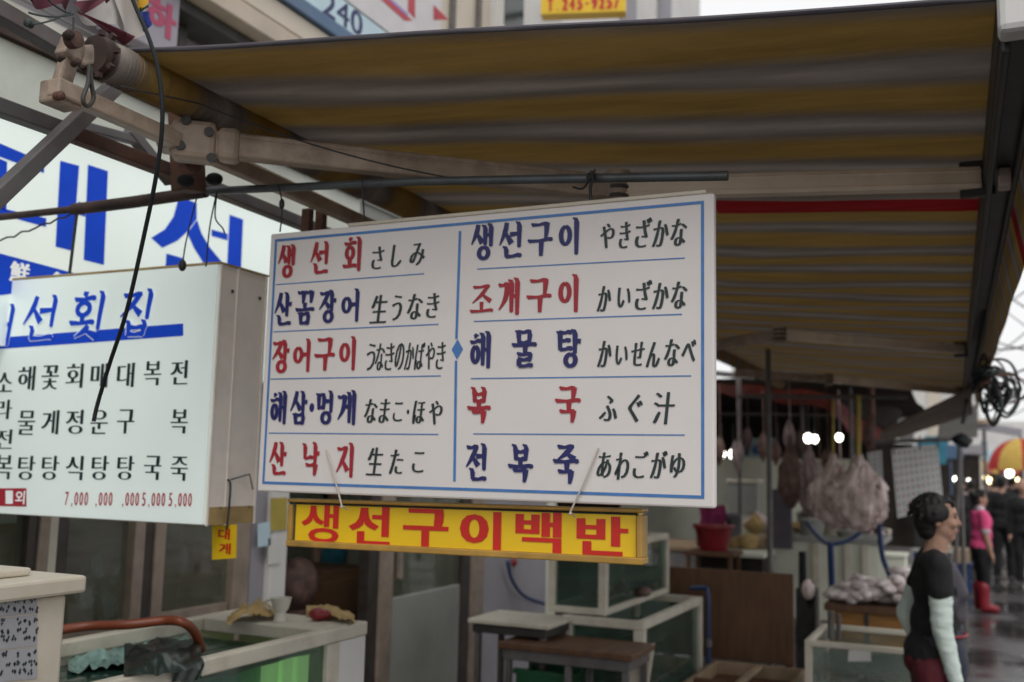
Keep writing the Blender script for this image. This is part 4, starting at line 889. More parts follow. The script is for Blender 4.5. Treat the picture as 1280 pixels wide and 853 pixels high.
# ================================================================== left: cabinet, live fish tank
def bxp(name, a, b, m, parent=None, bev=0.004): return MB().box(a, b).build(name, M[m], parent, bev=bev)
XC = -2.03
ce = on_x(80, 800, XC).y; zt = on_x(110, 717, XC).z; ct = on_x(110, 717, XC+.03).y
cab = thing('freezer_cabinet', 'cream freezer cabinet with overhanging top and faded notices at the bottom left', 'cabinet', (XC-.3, ce-.4, 0.06))
bxp('body', (XC-.7, ce-.9, .10), (XC, ce, zt-.045), 'cabinet', cab, .01)
bxp('top', (XC-.75, ce-.95, zt-.042), (XC+.03, ct, zt), 'cabinet', cab, .008)
bxp('lid', (XC-.70, ce-.9, zt+.001), (XC-.06, on_x(40, 712, XC-.06).y, zt+.02), 'cabinet', cab, .006)
bxp('plinth', (XC-.68, ce-.88, .06), (XC-.02, ce-.02, .098), 'dark_metal', cab)
for k, (ya, yb) in enumerate(((733, 768), (770, 809), (811, 850))):
    P = [on_x(-30, ya+6, XC+.0015), on_x(46, ya-2, XC+.0015), on_x(46, yb-2, XC+.0015), on_x(-30, yb+6, XC+.0015)]
    nn = tag(MB().prism(P, (.0012, 0, 0)).build('paper_notice', M['paper_grey']), ['top sheet of faded notices on the cream freezer', 'middle sheet of faded notices on the cream freezer', 'bottom sheet of faded notices on the cream freezer'][k], 'notice', 'faded notices on the freezer')
    t = MB()
    for r in range(3):
        for x in range(-6, 44, 7):
            if random.random() < .8:
                xx = x+random.uniform(-1, 1); yy_ = ya+7+r*11+random.uniform(-1, 1); 
                for q in range(3):
                    a_ = on_x(xx+random.uniform(0, 4), yy_+random.uniform(-3, 3), XC+.0036); t.box(a_-Vector((.0002, .003, .001)), a_+Vector((.0003, .003, .0012)))
                    t.box(a_-Vector((.0003, .001, .004)), a_+Vector((.0004, .001, .004)))
    t.build('print', M['black_ink'], nn)
# fish tank
XT = -2.12; zt = 1.06
def tk(px, py, X=XT): return on_x(px, py, X)
yA, yB = 1.72, tk(460, 775).y
tank = thing('fish_tank', 'white framed live fish tank glowing green beside the freezer cabinet', 'fish tank', (XT-.32, (yA+yB)/2, 0.06))
XB = XT-.62
yP = tk(412, 790).y; yQ = tk(426, 786).y
bxp('base', (XB, yA, .06), (XT-.01, yB-.01, .55), 'cabinet', tank, .006)
f = MB()
f.box((XB, yA, zt-.06), (XT, yA+.04, zt)); f.box((XT-.045, yA+.041, zt-.05), (XT, yB, zt)); f.box((XB, yA+.041, zt-.05), (XB+.05, yB, zt)); f.box((XB+.051, yB-.26, zt-.05), (XT-.046, yB, zt-.001))
f.build('rim', M['white_frame'], tank, bev=.006)
f = MB()
for a_, b_ in ((yA+.002, yA+.05), (yP, yQ), ): f.box((XT-.044, a_, .552), (XT-.002, b_, zt-.052))
f.build('post', M['white_frame'], tank, bev=.004)
bxp('end_panel', (XT-.04, yQ+.004, .552), (XT-.004, yB-.004, zt-.052), 'facade_white', tank)
bxp('end_wall', (XB+.05, yB-.05, .552), (XT-.05, yB-.01, zt-.052), 'cabinet', tank)
bxp('rear_wall', (XB+.005, yA+.01, .552), (XB+.04, yB-.06, zt-.052), 'cabinet', tank)
bxp('front_glass', (XT-.028, yA+.052, .556), (XT-.020, yP-.002, zt-.052), 'tank_glass', tank, 0)
MB().grid(lambda u, v: Vector((XB+.045+(XT-.03-XB-.05)*u, yA+.05+(yP-yA-.05)*v, 0.985+.003*math.sin(u*23+v*11)*math.sin(v*31))), 24, 50).build('water', M['water'], tank, smooth=80)
l0, l1 = tk(348, 830, XT-.12), tk(402, 820, XT-.12)
q = MB(); q.box((XT-.20, l0.y, .70), (XT-.17, l0.y+(l1.y-l0.y)*.30, .965)).box((XT-.20, l0.y+(l1.y-l0.y)*.36, .70), (XT-.17, l0.y+(l1.y-l0.y)*.62, .955)).box((XT-.20, l0.y+(l1.y-l0.y)*.70, .70), (XT-.17, l1.y, .972)); q.build('lamp', M['tank_lamp'], tank, bev=.012)
MB().grid(lambda u, v: Vector((XT-.24+.012*math.sin(v*17), yA+.06+(yP-.02-yA-.06)*u, .58+.38*v)), 20, 6).build('green_liner', M['water_green'], tank, smooth=80)
# things in and on it
bg_ = MB(); P0 = on_z(330, 785, 1.03)
bg_.grid(lambda u, v: on_z(85+150*u, 838-14*u-34*v, 1.0)+Vector((0, 0, .045*crumple(u, v, 5, 1))), 34, 16)
tag(bg_.build('plastic_sheet', M['foil'], smooth=80), 'crinkled greenish plastic sheet lying in the near end of the glowing tank', 'sheet')
hs_ = MB(); hs_.tube(spline([on_z(x, y, z) for x, y, z in ((60, 790, 1.13), (110, 783, 1.14), (160, 781, 1.15), (205, 776, 1.16), (228, 778, 1.16), (243, 790, 1.12), (252, 812, 1.05))], 6), .0145, 10)
tag(hs_.build('hose', M['orange_hose'], smooth=60), 'orange brown hose bent over into the glowing fish tank', 'hose')
db = MB()
db.grid(lambda u, v: on_z(155+96*u, 806+34*v-8*u, 1.075)+Vector((0, 0, .02*math.sin(u*3.1)*math.sin(v*3.1)-.05*max(0, v-.7)+.018*crumple(u, v, 3, 4))), 24, 14)
db.grid(lambda u, v: on_x(212+38*u+6*v, 828+26*v-6*u, XT+.012)+Vector((.012*math.sin(u*7+v*4), 0, 0)), 14, 8)
tag(db.build('wet_bag', M['dark_green'], smooth=80), 'dark wet bag hanging over the front rim of the glowing tank', 'bag')
zs = zt
tw = MB(); P0 = on_z(292, 770, zs+.03); tw.grid(lambda u, v: on_z(284+66*u, 772-9*u+10*v, zs+.004)+Vector((0, 0, max(0, .05*math.sin(u*3.14)*(1-abs(v-.5))+.030*crumple(u, v, 5, 9)))), 26, 10)
tag(tw.build('towel', M['towel'], smooth=80), 'crumpled beige towel behind the white cup on the tank top', 'towel')
cp = thing('cup', 'white cup standing on the end of the glowing fish tank', 'cup', on_z(350, 776, zs))
c0 = on_z(350, 776, zs); MB().lathe(c0, [(.026, 0), (.024, .008), (.02, .03), (.03, .045), (.04, .085), (.037, .085), (.027, .05), (.001, .045)], 20).build('bowl', M['cup'], cp, smooth=40)
MB().tube(spline([c0+Vector((-.028, -.008, .075)), c0+Vector((-.056, -.012, .07)), c0+Vector((-.054, -.012, .045)), c0+Vector((-.03, -.008, .04))], 4), .005, 6).build('handle', M['cup'], cp, smooth=60)
rd = MB(); c0 = on_z(397, 772, zs+.012); rd.sph(c0+Vector((0, 0, .012)), (.036, .03, .024)); rd.sph(c0+Vector((.02, .02, .01)), (.024, .024, .018)); tag(rd.build('red_lump', M['red_plastic'], smooth=60), 'small red lump of cloth beside the folded gloves on the tank end', 'cloth')
gv = MB(); gv.grid(lambda u, v: on_z(383+60*u, 758+12*u+12*v, zs+.003)+Vector((0, 0, max(0, .018*math.sin(u*3.14)+.022*crumple(u, v, 5, 14)))), 20, 8); tag(gv.build('gloves', M['towel'], smooth=80), 'folded beige gloves at the far corner of the tank top', 'gloves')
# ------------------------------------------------------------------ inside the shop, seen through the glass
fan = thing('electric_fan', 'dusty electric fan with a round wire guard behind the left shop window', 'fan', on_x(128, 770, -3.9))
fc = on_x(128, 732, -3.9)
g = MB()
for rr in (.05, .10, .15, .19, .20): g.tube([fc+Vector((.05, math.cos(t_*.2618)*rr, math.sin(t_*.2618)*rr)) for t_ in range(25)], .003, 5)
for k in range(20): a_ = k*math.pi/10; g.tube([fc+Vector((.06, math.cos(a_)*.04, math.sin(a_)*.04)), fc+Vector((.05, math.cos(a_)*.2, math.sin(a_)*.2))], .002, 4)
g.build('guard', M['grey_steel'], fan)
b_ = MB()
for k in range(4):
    a_ = k*math.pi/2+.3; d_ = Vector((0, math.cos(a_), math.sin(a_))); e_ = Vector((0, -math.sin(a_), math.cos(a_)))
    b_.prism([fc+d_*.03, fc+d_*.10+e_*.07+Vector((.02, 0, 0)), fc+d_*.17+e_*.05+Vector((.02, 0, 0)), fc+d_*.17-e_*.02, fc+d_*.05-e_*.02], (.004, 0, 0))
b_.build('blades', M['frosted'], fan); MB().lathe(fc-Vector((.09, 0, 0)), [(.03, 0), (.055, .02), (.05, .09), (.03, .11)], 16, (1, 0, 0)).build('motor', M['grey_steel'], fan, smooth=40)
MB().tube([fc-Vector((.05, 0, .05)), Vector((fc.x-.05, fc.y, .10))], .016, 10).build('stem', M['grey_steel'], fan); MB().lathe((fc.x-.05, fc.y, .06), [(.17, 0), (.17, .02), (.05, .04)], 20).build('base', M['grey_steel'], fan, smooth=40)
cb_ = thing('wooden_cabinet', 'brown wooden cabinet inside the shop behind the entrance', 'cabinet', on_x(430, 790, -3.9)); p0, p1 = on_x(392, 718, -3.75), on_x(466, 718, -3.75)
bxp('body', (-4.2, p0.y, .06), (-3.75, p1.y, p0.z), 'wood_brown', cb_); bxp('drawer', (-3.748, p0.y+.08, p0.z-.28), (-3.735, p1.y-.06, p0.z-.06), 'wood_panel', cb_)
sh_ = thing('shelf_unit', 'cluttered shelf behind the middle shop window', 'shelf', on_x(250, 740, -4.4)); y0, y1 = on_x(212, 700, -4.4).y, on_x(292, 700, -4.4).y
f = MB()
for z in (.06, .55, .95, 1.35): f.box((-4.6, y0, z), (-4.3, y1, z+.025))
f.box((-4.6, y0-.02, .06), (-4.3, y0-.001, 1.7)).box((-4.6, y1+.001, .06), (-4.3, y1+.02, 1.7)); f.build('frame', M['wood_brown'], sh_)
cl = ['grey_cloth', 'maroon', 'wood_pale', 'teal', 'frosted', 'pink']
for k in range(9):
    yk = y0+(y1-y0)*((k % 3)+.5)/3; zk = (.95, 1.35, .55)[k//3]+.026
    s_ = MB(); s_.lathe((-4.42, yk, zk), [(.05, 0), (.06, .03+.02*(k % 2)), (.055, .12), (.03, .16+.03*(k % 3))], 12); tag(s_.build('jar', M[cl[k % 6]], smooth=40), 'vague jar on the cluttered shelf behind the middle shop window', 'jar', 'jars on the shop shelf')
# posters on the pillar
for P, m, lbl in (([(338, 664), (358, 662), (359, 622), (338, 623)], 'strap_yellow', 'yellow printed flyer on the white pillar beside the yellow sign'), ([(322, 684), (338, 682), (337, 652), (322, 655)], 'sign_pale', 'pale blue flyer on the grey pillar'), ([(335, 706), (350, 704), (350, 672), (335, 673)], 'paper', 'plain white paper stuck on the white pillar')):
    tag(MB().prism([on_x(x, y, XF+.034) for x, y in P], (.002, 0, 0)).build('flyer', M[m]), lbl, 'flyer')
# ------------------------------------------------------------------ middle: stacked tanks and table
def tank_(name, label, x0, x1, y0, y1, z0, z1, fr, glassm, water=None, cat='fish tank'):
    t_ = thing(name, label, cat, ((x0+x1)/2, (y0+y1)/2, z0)); f = MB()
    for z in (z0, z1-fr):
        f.box((x0, y0, z), (x1, y0+fr, z+fr)).box((x0, y1-fr, z), (x1, y1, z+fr)).box((x0, y0+fr+.001, z), (x0+fr, y1-fr-.001, z+fr)).box((x1-fr, y0+fr+.001, z), (x1, y1-fr-.001, z+fr))
    f.build('rim', M['white_frame'], t_, bev=.004)
    for x in (x0, x1-fr*1.25):
        for y in (y0, y1-fr*1.25): MB().box((x, y, z0+fr+.001), (x+fr*1.25, y+fr*1.25, z1-fr-.001)).build('post', M['white_frame'], t_, bev=.003)
    g = MB(); e = fr*.5
    g.box((x0+fr*1.26, y0+e, z0+fr), (x1-fr*1.26, y0+e+.006, z1-fr)); g.box((x1-e-.006, y0+fr*1.26, z0+fr), (x1-e, y1-fr*1.26, z1-fr)); g.box((x0+fr*1.26, y1-e-.006, z0+fr), (x1-fr*1.26, y1-e, z1-fr)); g.box((x0+e, y0+fr*1.26, z0+fr), (x0+e+.006, y1-fr*1.26, z1-fr))
    g.build('glass', M[glassm], t_)
    MB().box((x0+.01, y0+.01, z0+.002), (x1-.01, y1-.01, z0+fr*.6)).build('floor_pan', M['cabinet'], t_)
    if water: MB().grid(lambda u, v: Vector((x0+.02+(x1-x0-.04)*u, y0+.02+(y1-y0-.04)*v, z0+(z1-z0)*water+.004*math.sin(u*25+v*9)*math.sin(v*37))), 16, 30).build('water', M['water'], t_, smooth=80)
    return t_
lt = tank_('fish_tank', 'larger lower fish tank with pale frame, under the smaller tank', -2.06, -1.60, 5.2, 6.46, .36, .868, .045, 'tank_glass', .7)
ut = tank_('fish_tank', 'smaller upper fish tank stacked on the lower one below the yellow sign', -2.17, -1.83, 5.26, 6.5, .872, 1.25, .036, 'tank_glass', .45)
st = thing('tank_stand', 'metal stand under the two stacked fish tanks', 'stand', (-1.83, 5.8, .06))
for x in (-2.05, -1.64):
    for y in (5.22, 6.42): MB().box((x, y, .06), (x+.035, y+.035, .355)).build('leg', M['grey_steel'], st)
MB().box((-2.06, 5.21, .18), (-1.61, 6.45, .2)).build('shelf', M['white_frame'], st)
for k in range(7): s_ = MB(); s_.sph((-2.0+.055*(k % 4)+random.uniform(-.02, .02), 5.5+.13*k, .94), (.05, .07, .03), 10, 6); tag(s_.build('shellfish', M['net_brown'], smooth=60), 'brown shellfish lying in the smaller upper tank', 'shellfish', 'shellfish in the upper tank')
for k in range(8): s_ = MB(); s_.sph((-1.98+.09*(k % 4)+random.uniform(-.02, .02), 5.4+.12*k, .44), (.06, .085, .035), 10, 6); tag(s_.build('shellfish', M['net_brown'], smooth=60), 'brown shellfish lying in the larger lower tank', 'shellfish', 'shellfish in the lower tank')
bp = thing('blue_pipe', 'blue water pipe standing at the far corner of the lower fish tank', 'pipe', (-1.55, 6.55, .06)); MB().tube(spline([(-1.70, 6.54, .905), (-1.62, 6.54, .912), (-1.585, 6.53, .88), (-1.58, 6.52, .6), (-1.58, 6.52, .07)], 5), .015, 10).build('tube', M['blue_plastic'], bp, smooth=60)
MB().lathe((-1.58, 6.52, .55), [(.015, 0), (.023, .004), (.023, .05), (.015, .054)], 12).build('joint', M['grey_steel'], bp, smooth=40)
# table
tp = [on_z(x, y, .86) for x, y in ((592, 771), (690, 779))]
tb_ = thing('work_table', 'grey steel legged table with a pale top left of the stacked tanks', 'table', (-2.3, 5.0, .06))
X0, Y0_ = on_z(592, 771, .86).x, on_z(592, 771, .86).y
bxp('top', (X0, 4.86, .838), (X0+.46, 5.25, .86), 'white_frame', tb_); bxp('rail', (X0+.02, 4.88, .79), (X0+.44, 5.22, .832), 'dark_metal', tb_)
for x in (X0+.03, X0+.40):
    for y in (4.89, 5.18): MB().box((x, y, .06), (x+.028, y+.028, .788)).build('leg', M['grey_steel'], tb_)
tr2 = thing('low_table', 'brown topped low steel table standing in front of the lower fish tank', 'table', (-1.95, 4.95, .06)); a_, b_ = on_y(622, 800, 4.75), on_y(790, 806, 4.75)
zt2 = a_.z-.01
bxp('top', (a_.x, 4.75, zt2-.03), (b_.x, 5.14, zt2), 'wood_panel', tr2); bxp('rail', (a_.x+.02, 4.77, zt2-.085), (b_.x-.02, 5.12, zt2-.032), 'grey_steel', tr2)
for x in (a_.x+.03, (a_.x+b_.x)/2, b_.x-.06):
    for y in (4.78, 5.08): MB().box((x, y, .06), (x+.03, y+.03, zt2-.086)).build('leg', M['grey_steel'], tr2)
gc = thing('crate', 'dark green plastic crate under the brown topped low table', 'crate', (-2.15, 4.95, .06)); zz0 = .062; f = MB(); cx0, cx1 = a_.x+.07, (a_.x+b_.x)/2-.02
f.box((cx0, 4.83, zz0), (cx1, 5.05, zz0+.012)).box((cx0, 4.83, zz0+.013), (cx1, 4.845, zt2-.16)).box((cx0, 5.035, zz0+.013), (cx1, 5.05, zt2-.16)).box((cx0, 4.846, zz0+.013), (cx0+.015, 5.034, zt2-.16)).box((cx1-.015, 4.846, zz0+.013), (cx1, 5.034, zt2-.16)); f.build('body', M['green_plastic'], gc)
f = MB(); f.box((cx0-.012, 4.818, zt2-.159), (cx1+.012, 4.846, zt2-.135)).box((cx0-.012, 5.034, zt2-.159), (cx1+.012, 5.062, zt2-.135)); f.build('rim', M['green_plastic'], gc)
pb = MB(); q = [on_y(x, y, 5.1) for x, y in ((784, 860), (808, 860), (816, 806), (793, 808))]; pb.prism(q, (0, .03, .0)); tag(pb.build('leaning_board', M['cabinet'], bev=.003), 'pale board leaning on the near corner of the lower fish tank', 'board')
bh = MB(); bh.tube(spline([on_x(x, y, XF+.05) for x, y in ((634, 702), (640, 725), (655, 745), (680, 755))], 5), .013, 8); tag(bh.build('hose', M['blue_plastic'], smooth=60), 'dark blue hose curving down the grey wall behind the tanks', 'hose')
rf = MB(); rf.sph(on_x(643, 703, XF+.03), (.02, .035, .035), 10, 7); tag(rf.build('red_float', M['red_plastic'], smooth=60), 'small red float hanging on the grey wall beside the blue hose', 'float')
# ------------------------------------------------------------------ counter board, trays
pw = thing('plywood_screen', 'dark brown plywood screen standing behind the fish tanks', 'screen', (-1.45, 6.75, .06))
pa, pb_ = on_y(846, 709, 6.72), on_y(991, 709, 6.72)
bxp('panel', (pa.x-.05, 6.72, .45), (pb_.x, 6.745, pa.z), 'wood_panel', pw, .003); bxp('batten', (pa.x-.05, 6.746, .06), (pa.x, 6.79, pa.z-.03), 'wood_brown', pw); bxp('batten', (pb_.x-.06, 6.746, .06), (pb_.x-.01, 6.79, pa.z-.03), 'wood_brown', pw)
ty = thing('tray_table', 'low timber tray table divided by a pale batten before the plywood screen', 'table', (-1.25, 5.7, .06))
zq = .46; qa, qb = on_z(838, 853, zq), on_z(1002, 812, zq)
xa, xb, ya_, yb_ = -1.56, -.98, 4.9, 6.6
bxp('floor', (xa, ya_, zq-.10), (xb, yb_, zq-.08), 'wood_brown', ty); f = MB()
f.box((xa, ya_, zq-.079), (xb, ya_+.03, zq)).box((xa, yb_-.03, zq-.079), (xb, yb_, zq)).box((xa, ya_+.031, zq-.079), (xa+.03, yb_-.031, zq)).box((xb-.03, ya_+.031, zq-.079), (xb, yb_-.031, zq)); f.build('rim', M['wood_pale'], ty, bev=.003)
bxp('batten', ((xa+xb)/2-.02, ya_+.032, zq-.02), ((xa+xb)/2+.02, yb_-.032, zq+.008), 'wood_pale', ty); bxp('batten', (xa+.032, 5.95, zq-.03), ((xa+xb)/2-.022, 5.985, zq+.004), 'wood_brown', ty)
for x in (xa+.01, xb-.06):
    for y in (ya_+.02, yb_-.07): MB().box((x, y, .06), (x+.05, y+.05, zq-.101)).build('leg', M['wood_brown'], ty)
tr3 = thing('red_basin', 'flat red plastic basin on the timber tray table beside the clear tank', 'basin', (-1.12, 5.2, zq-.08)); c0 = Vector((-1.13, 5.35, zq-.079)); f = MB(); f.box(c0+Vector((-.11, -.36, 0)), c0+Vector((.11, .3, .012))); f.build('floor', M['red_plastic'], tr3)
f = MB(); f.box(c0+Vector((-.12, -.38, .013)), c0+Vector((-.10, .32, .10))).box(c0+Vector((.10, -.38, .013)), c0+Vector((.12, .32, .10))).box(c0+Vector((-.099, -.38, .013)), c0+Vector((.099, -.36, .10))).box(c0+Vector((-.099, .30, .013)), c0+Vector((.099, .32, .10))); f.build('rim', M['red_plastic'], tr3, bev=.004)
# clear tank at the street
ct_ = tank_('fish_tank', 'open clear tank with a white sticker beside the woman in black', -.87, -.28, 5.75, 6.45, .06, .765, .03, 'tank_glass_clear', .78)
MB().quad(*[on_y(x, y, 5.752) for x, y in ((1060, 827), (1089, 827), (1088, 813), (1061, 813))]).build('sticker', M['paper'], ct_)
f = MB(); f.tube([(-.80, 6.3, .70), (-.80, 6.3, .86)], .02, 8).tube([(-.76, 6.32, .70), (-.76, 6.32, .84)], .014, 8); f.build('air_pipe', M['grey_steel'], ct_)
for k in range(5): s_ = MB(); c0 = Vector((-.78+.09*k, 5.95+.08*(k % 3), .50+.03*(k % 2))); s_.sph(c0, (.075, .03, .03), 10, 6); s_.prism([c0+Vector((.06, 0, 0)), c0+Vector((.11, 0, .035)), c0+Vector((.11, 0, -.035))], (0, .006, 0)); tag(s_.build('fish', M['fish_white'], smooth=60), 'pale fish swimming in the open clear tank', 'fish', 'fish in the clear tank')
# table with the heap of fish
ft = thing('fish_table', 'yellow wooden table carrying a pale heap of fish behind the clear tank', 'table', (-.8, 8.2, .06)); zf = on_y(1080, 758, 7.9).z; x0, x1 = on_y(1030, 760, 7.9).x, on_y(1150, 760, 7.9).x
bxp('top', (x0, 7.9, zf-.05), (x1, 8.8, zf), 'wood_panel', ft); bxp('front_panel', (x0+.02, 7.93, zf-.32), (x1-.02, 7.95, zf-.051), 'wood_yellow', ft)
bxp('divider', (x0+.28, 7.918, zf-.32), (x0+.31, 7.929, zf-.052), 'dark_metal', ft)
for x in (x0+.02, x1-.08):
    for y in (7.955, 8.7): MB().box((x, y, .06), (x+.06, y+.06, zf-.051)).build('leg', M['wood_yellow'], ft)
hp_ = MB()
for k in range(90):
    u_, v_ = random.random(), random.random(); hz = .30*max(0, 1-abs(u_-.7)*1.3)*max(0, 1-abs(v_-.5)*1.2)*random.random()
    hp_.sph((x0+.05+(x1-x0-.1)*u_, 7.93+.7*v_, zf+.03+hz), (.10, .05, .035), 9, 6, rot=Matrix.Rotation(random.uniform(0, 3.1), 3, 'Z') @ Matrix.Rotation(random.uniform(-.4, .4), 3, 'X'))
o = hp_.build('fish_heap', M['fish_white'], smooth=70); tag(o, 'uncounted pale pile of small fish on the yellow wooden table', 'fish', kind='stuff')
# ================================================================== dark stall beyond the restaurant
ms = thing('market_stall', 'dark market stall under black and red tarpaulins beyond the plywood screen', 'stall', (-2.2, 11.5, .06))
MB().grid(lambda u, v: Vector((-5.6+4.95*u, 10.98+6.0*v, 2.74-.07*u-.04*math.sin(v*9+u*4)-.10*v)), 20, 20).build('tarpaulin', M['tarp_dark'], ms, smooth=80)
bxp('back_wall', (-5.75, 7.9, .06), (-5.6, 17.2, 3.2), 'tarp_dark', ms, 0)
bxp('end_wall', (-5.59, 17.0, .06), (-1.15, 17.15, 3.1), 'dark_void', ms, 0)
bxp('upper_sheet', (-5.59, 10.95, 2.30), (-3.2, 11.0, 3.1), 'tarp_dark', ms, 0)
p0, p1, p2, p3 = at(1040, 497, 11.2), at(1105, 541, 12.6), at(1090, 560, 12.6), at(1038, 520, 11.2)
MB().grid(lambda u, v: (p0.lerp(p1, u)).lerp(p3.lerp(p2, u), v)+Vector((.03*math.sin(u*9), 0, -.02*math.sin(v*5+u*5))), 12, 5).build('red_flap', M['tarp_red'], ms, smooth=80)
p0, p1, p2, p3 = at(895, 478, 11.1), at(1044, 492, 11.1), at(1040, 512, 11.3), at(897, 492, 11.3)
MB().grid(lambda u, v: (p0.lerp(p1, u)).lerp(p3.lerp(p2, u), v)+Vector((0, .03*math.sin(u*13), -.015*math.sin(v*5+u*15))), 16, 4).build('red_edge', M['tarp_red'], ms, smooth=80)
p0, p1, p2, p3 = at(1060, 488, 11.6), at(1128, 516, 12.6), at(1112, 540, 12.6), at(1042, 500, 11.4)
MB().grid(lambda u, v: (p0.lerp(p1, u)).lerp(p3.lerp(p2, u), v)+Vector((.02*math.sin(u*9), 0, .02*math.sin(v*5+u*9))), 12, 5).build('dark_flap', M['dark_void'], ms, smooth=80)
for px, d, nm in ((962, 7.6, 'tall grey post left of the hanging bundles'), (1066, 11.0, 'thin dark post behind the hanging bundles')):
    b = at(px, 640, d); s_ = MB(); s_.tube([(b.x, b.y, .06), (b.x, b.y, 2.62)], .02, 8); s_.lathe((b.x, b.y, .06), [(.06, 0), (.06, .012), (.02, .02)], 12); tag(s_.build('stall_post', M['grey_steel'], smooth=60), nm, 'post')
# stall furniture
cn = thing('stall_counter', 'pale grey stall counter below the hanging bundles', 'counter', (-1.6, 10.2, .06)); a_, b_ = on_y(958, 668, 10.0), on_y(1105, 665, 10.0)
bxp('top', (a_.x, 10.0, a_.z-.05), (b_.x, 10.9, a_.z), 'frosted', cn); bxp('front', (a_.x+.03, 10.03, .3), (b_.x-.05, 10.05, a_.z-.051), 'plaster', cn)
for x in (1020, 1060, 1082): p = on_y(x, 700, 9.98); bxp('leg', (p.x-.03, 9.97, .06), (p.x+.03, 10.0, a_.z-.06), 'white_frame', cn)
c2 = thing('stall_bench', 'dark display bench with glassware in the shade right of the white board', 'bench', (-3.0, 9.6, .06)); a_, b_ = on_y(868, 688, 9.4), on_y(955, 690, 9.4)
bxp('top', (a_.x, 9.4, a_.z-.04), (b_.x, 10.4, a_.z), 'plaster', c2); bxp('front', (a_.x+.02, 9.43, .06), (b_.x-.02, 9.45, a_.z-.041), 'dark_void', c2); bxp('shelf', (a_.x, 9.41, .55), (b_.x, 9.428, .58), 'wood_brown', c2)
zz_ = a_.z
def small(mb, name, m, label, cat, **k): return tag(mb.build(name, M[m], **k), label, cat)
p = at(932, 620, 10.5); bx = thing('ice_box', 'pale green white storage box stacked in the shade right of the menu board', 'box', (p.x, p.y, zz_)); bxp('body', (p.x-.16, p.y-.1, zz_+.30), (p.x+.14, p.y+.15, zz_+.62), 'frosted', bx); bxp('lid', (p.x-.18, p.y-.12, zz_+.621), (p.x+.16, p.y+.17, zz_+.66), 'white_frame', bx); bxp('lower_box', (p.x-.15, p.y-.08, zz_+.001), (p.x+.13, p.y+.13, zz_+.299), 'plaster', bx)
p = at(972, 625, 9.6); small(MB().box((p.x-.05, p.y, zz_+.02), (p.x+.12, p.y+.1, p.z+.1)), 'grey_box', 'knit_grey', 'grey box beside the tall grey post', 'box', bev=.005)
f = thing('red_basket', 'bright red plastic basket on the dark display bench', 'basket', at(892, 685, 9.0)); p = at(892, 688, 9.0); f_ = MB(); f_.lathe((p.x, p.y, p.z), [(.12, 0), (.17, .20), (.185, .205), (.185, .225), (.16, .225), (.11, .02)], 20); f_.build('bowl', M['red_plastic'], f, smooth=40); MB().tube([(p.x+.18*math.cos(t_*.4), p.y+.18*math.sin(t_*.4), p.z+.20) for t_ in range(16)], .009, 6).build('rim', M['red_plastic'], f)
bp0 = (-p.z+.06)
s2 = thing('stool', 'dark stand below the red basket', 'stand', (p.x, p.y, .06)); bxp('top', (p.x-.22, p.y-.2, p.z-.04), (p.x+.22, p.y+.2, p.z-.002), 'wood_brown', s2)
for dx in (-.2, .17):
    for dy in (-.18, .15): MB().box((p.x+dx, p.y+dy, .06), (p.x+dx+.03, p.y+dy+.03, p.z-.041)).build('leg', M['wood_brown'], s2)
p = at(880, 655, 9.6); mg = MB(); mg.grid(lambda u, v: Vector((p.x-.06+.25*u+.02*math.sin(v*6), p.y+.04*math.sin(u*8+v*3), p.z+.18-.4*v)), 14, 10); small(mg, 'magenta_cloth', 'cloth_magenta', 'dark magenta cloth hanging behind the red basket', 'cloth', smooth=80)
p = at(946, 563, 14.5); bn = thing('stall_banner', 'blue and white banner glowing in the daylight behind the dark stall', 'banner', (p.x, p.y, p.z-.2)); MB().box((p.x-.28, p.y, p.z-.17), (p.x+.24, p.y+.02, p.z+.17)).build('sheet', M['sign_pale'], bn); q = MB()
for k in range(3): q.lathe((p.x-.16+.15*k, p.y-.002, p.z), [(.03, 0), (.065, .0), (.065, .001)], 16, (0, -1, 0))
q.build('blue_marks', M['blue_line'], bn)
for px, py, d, lbl in ((918, 640, 9.8, 'pale sack'), (950, 655, 9.8, 'beige tub'), (935, 668, 9.7, 'flat straw tray'), (990, 690, 9.9, 'dark bucket'), (1015, 650, 10.4, 'grey pot'), (1090, 655, 10.4, 'white bowl')):
    p = at(px, py, d); s_ = MB(); s_.lathe((p.x, p.y, zz_+.002 if px < 960 else p.z-.03), [(.07, 0), (.10, .03), (.11, .10), (.08, .13), (.02, .14)], 14)
    small(s_, lbl.split()[-1], {'sack': 'towel', 'tub': 'wood_pale', 'tray': 'towel', 'bucket': 'dark_metal', 'pot': 'knit_grey', 'bowl': 'white_frame'}[lbl.split()[-1]], lbl+' standing on the counter in the shaded stall', 'container', smooth=40)
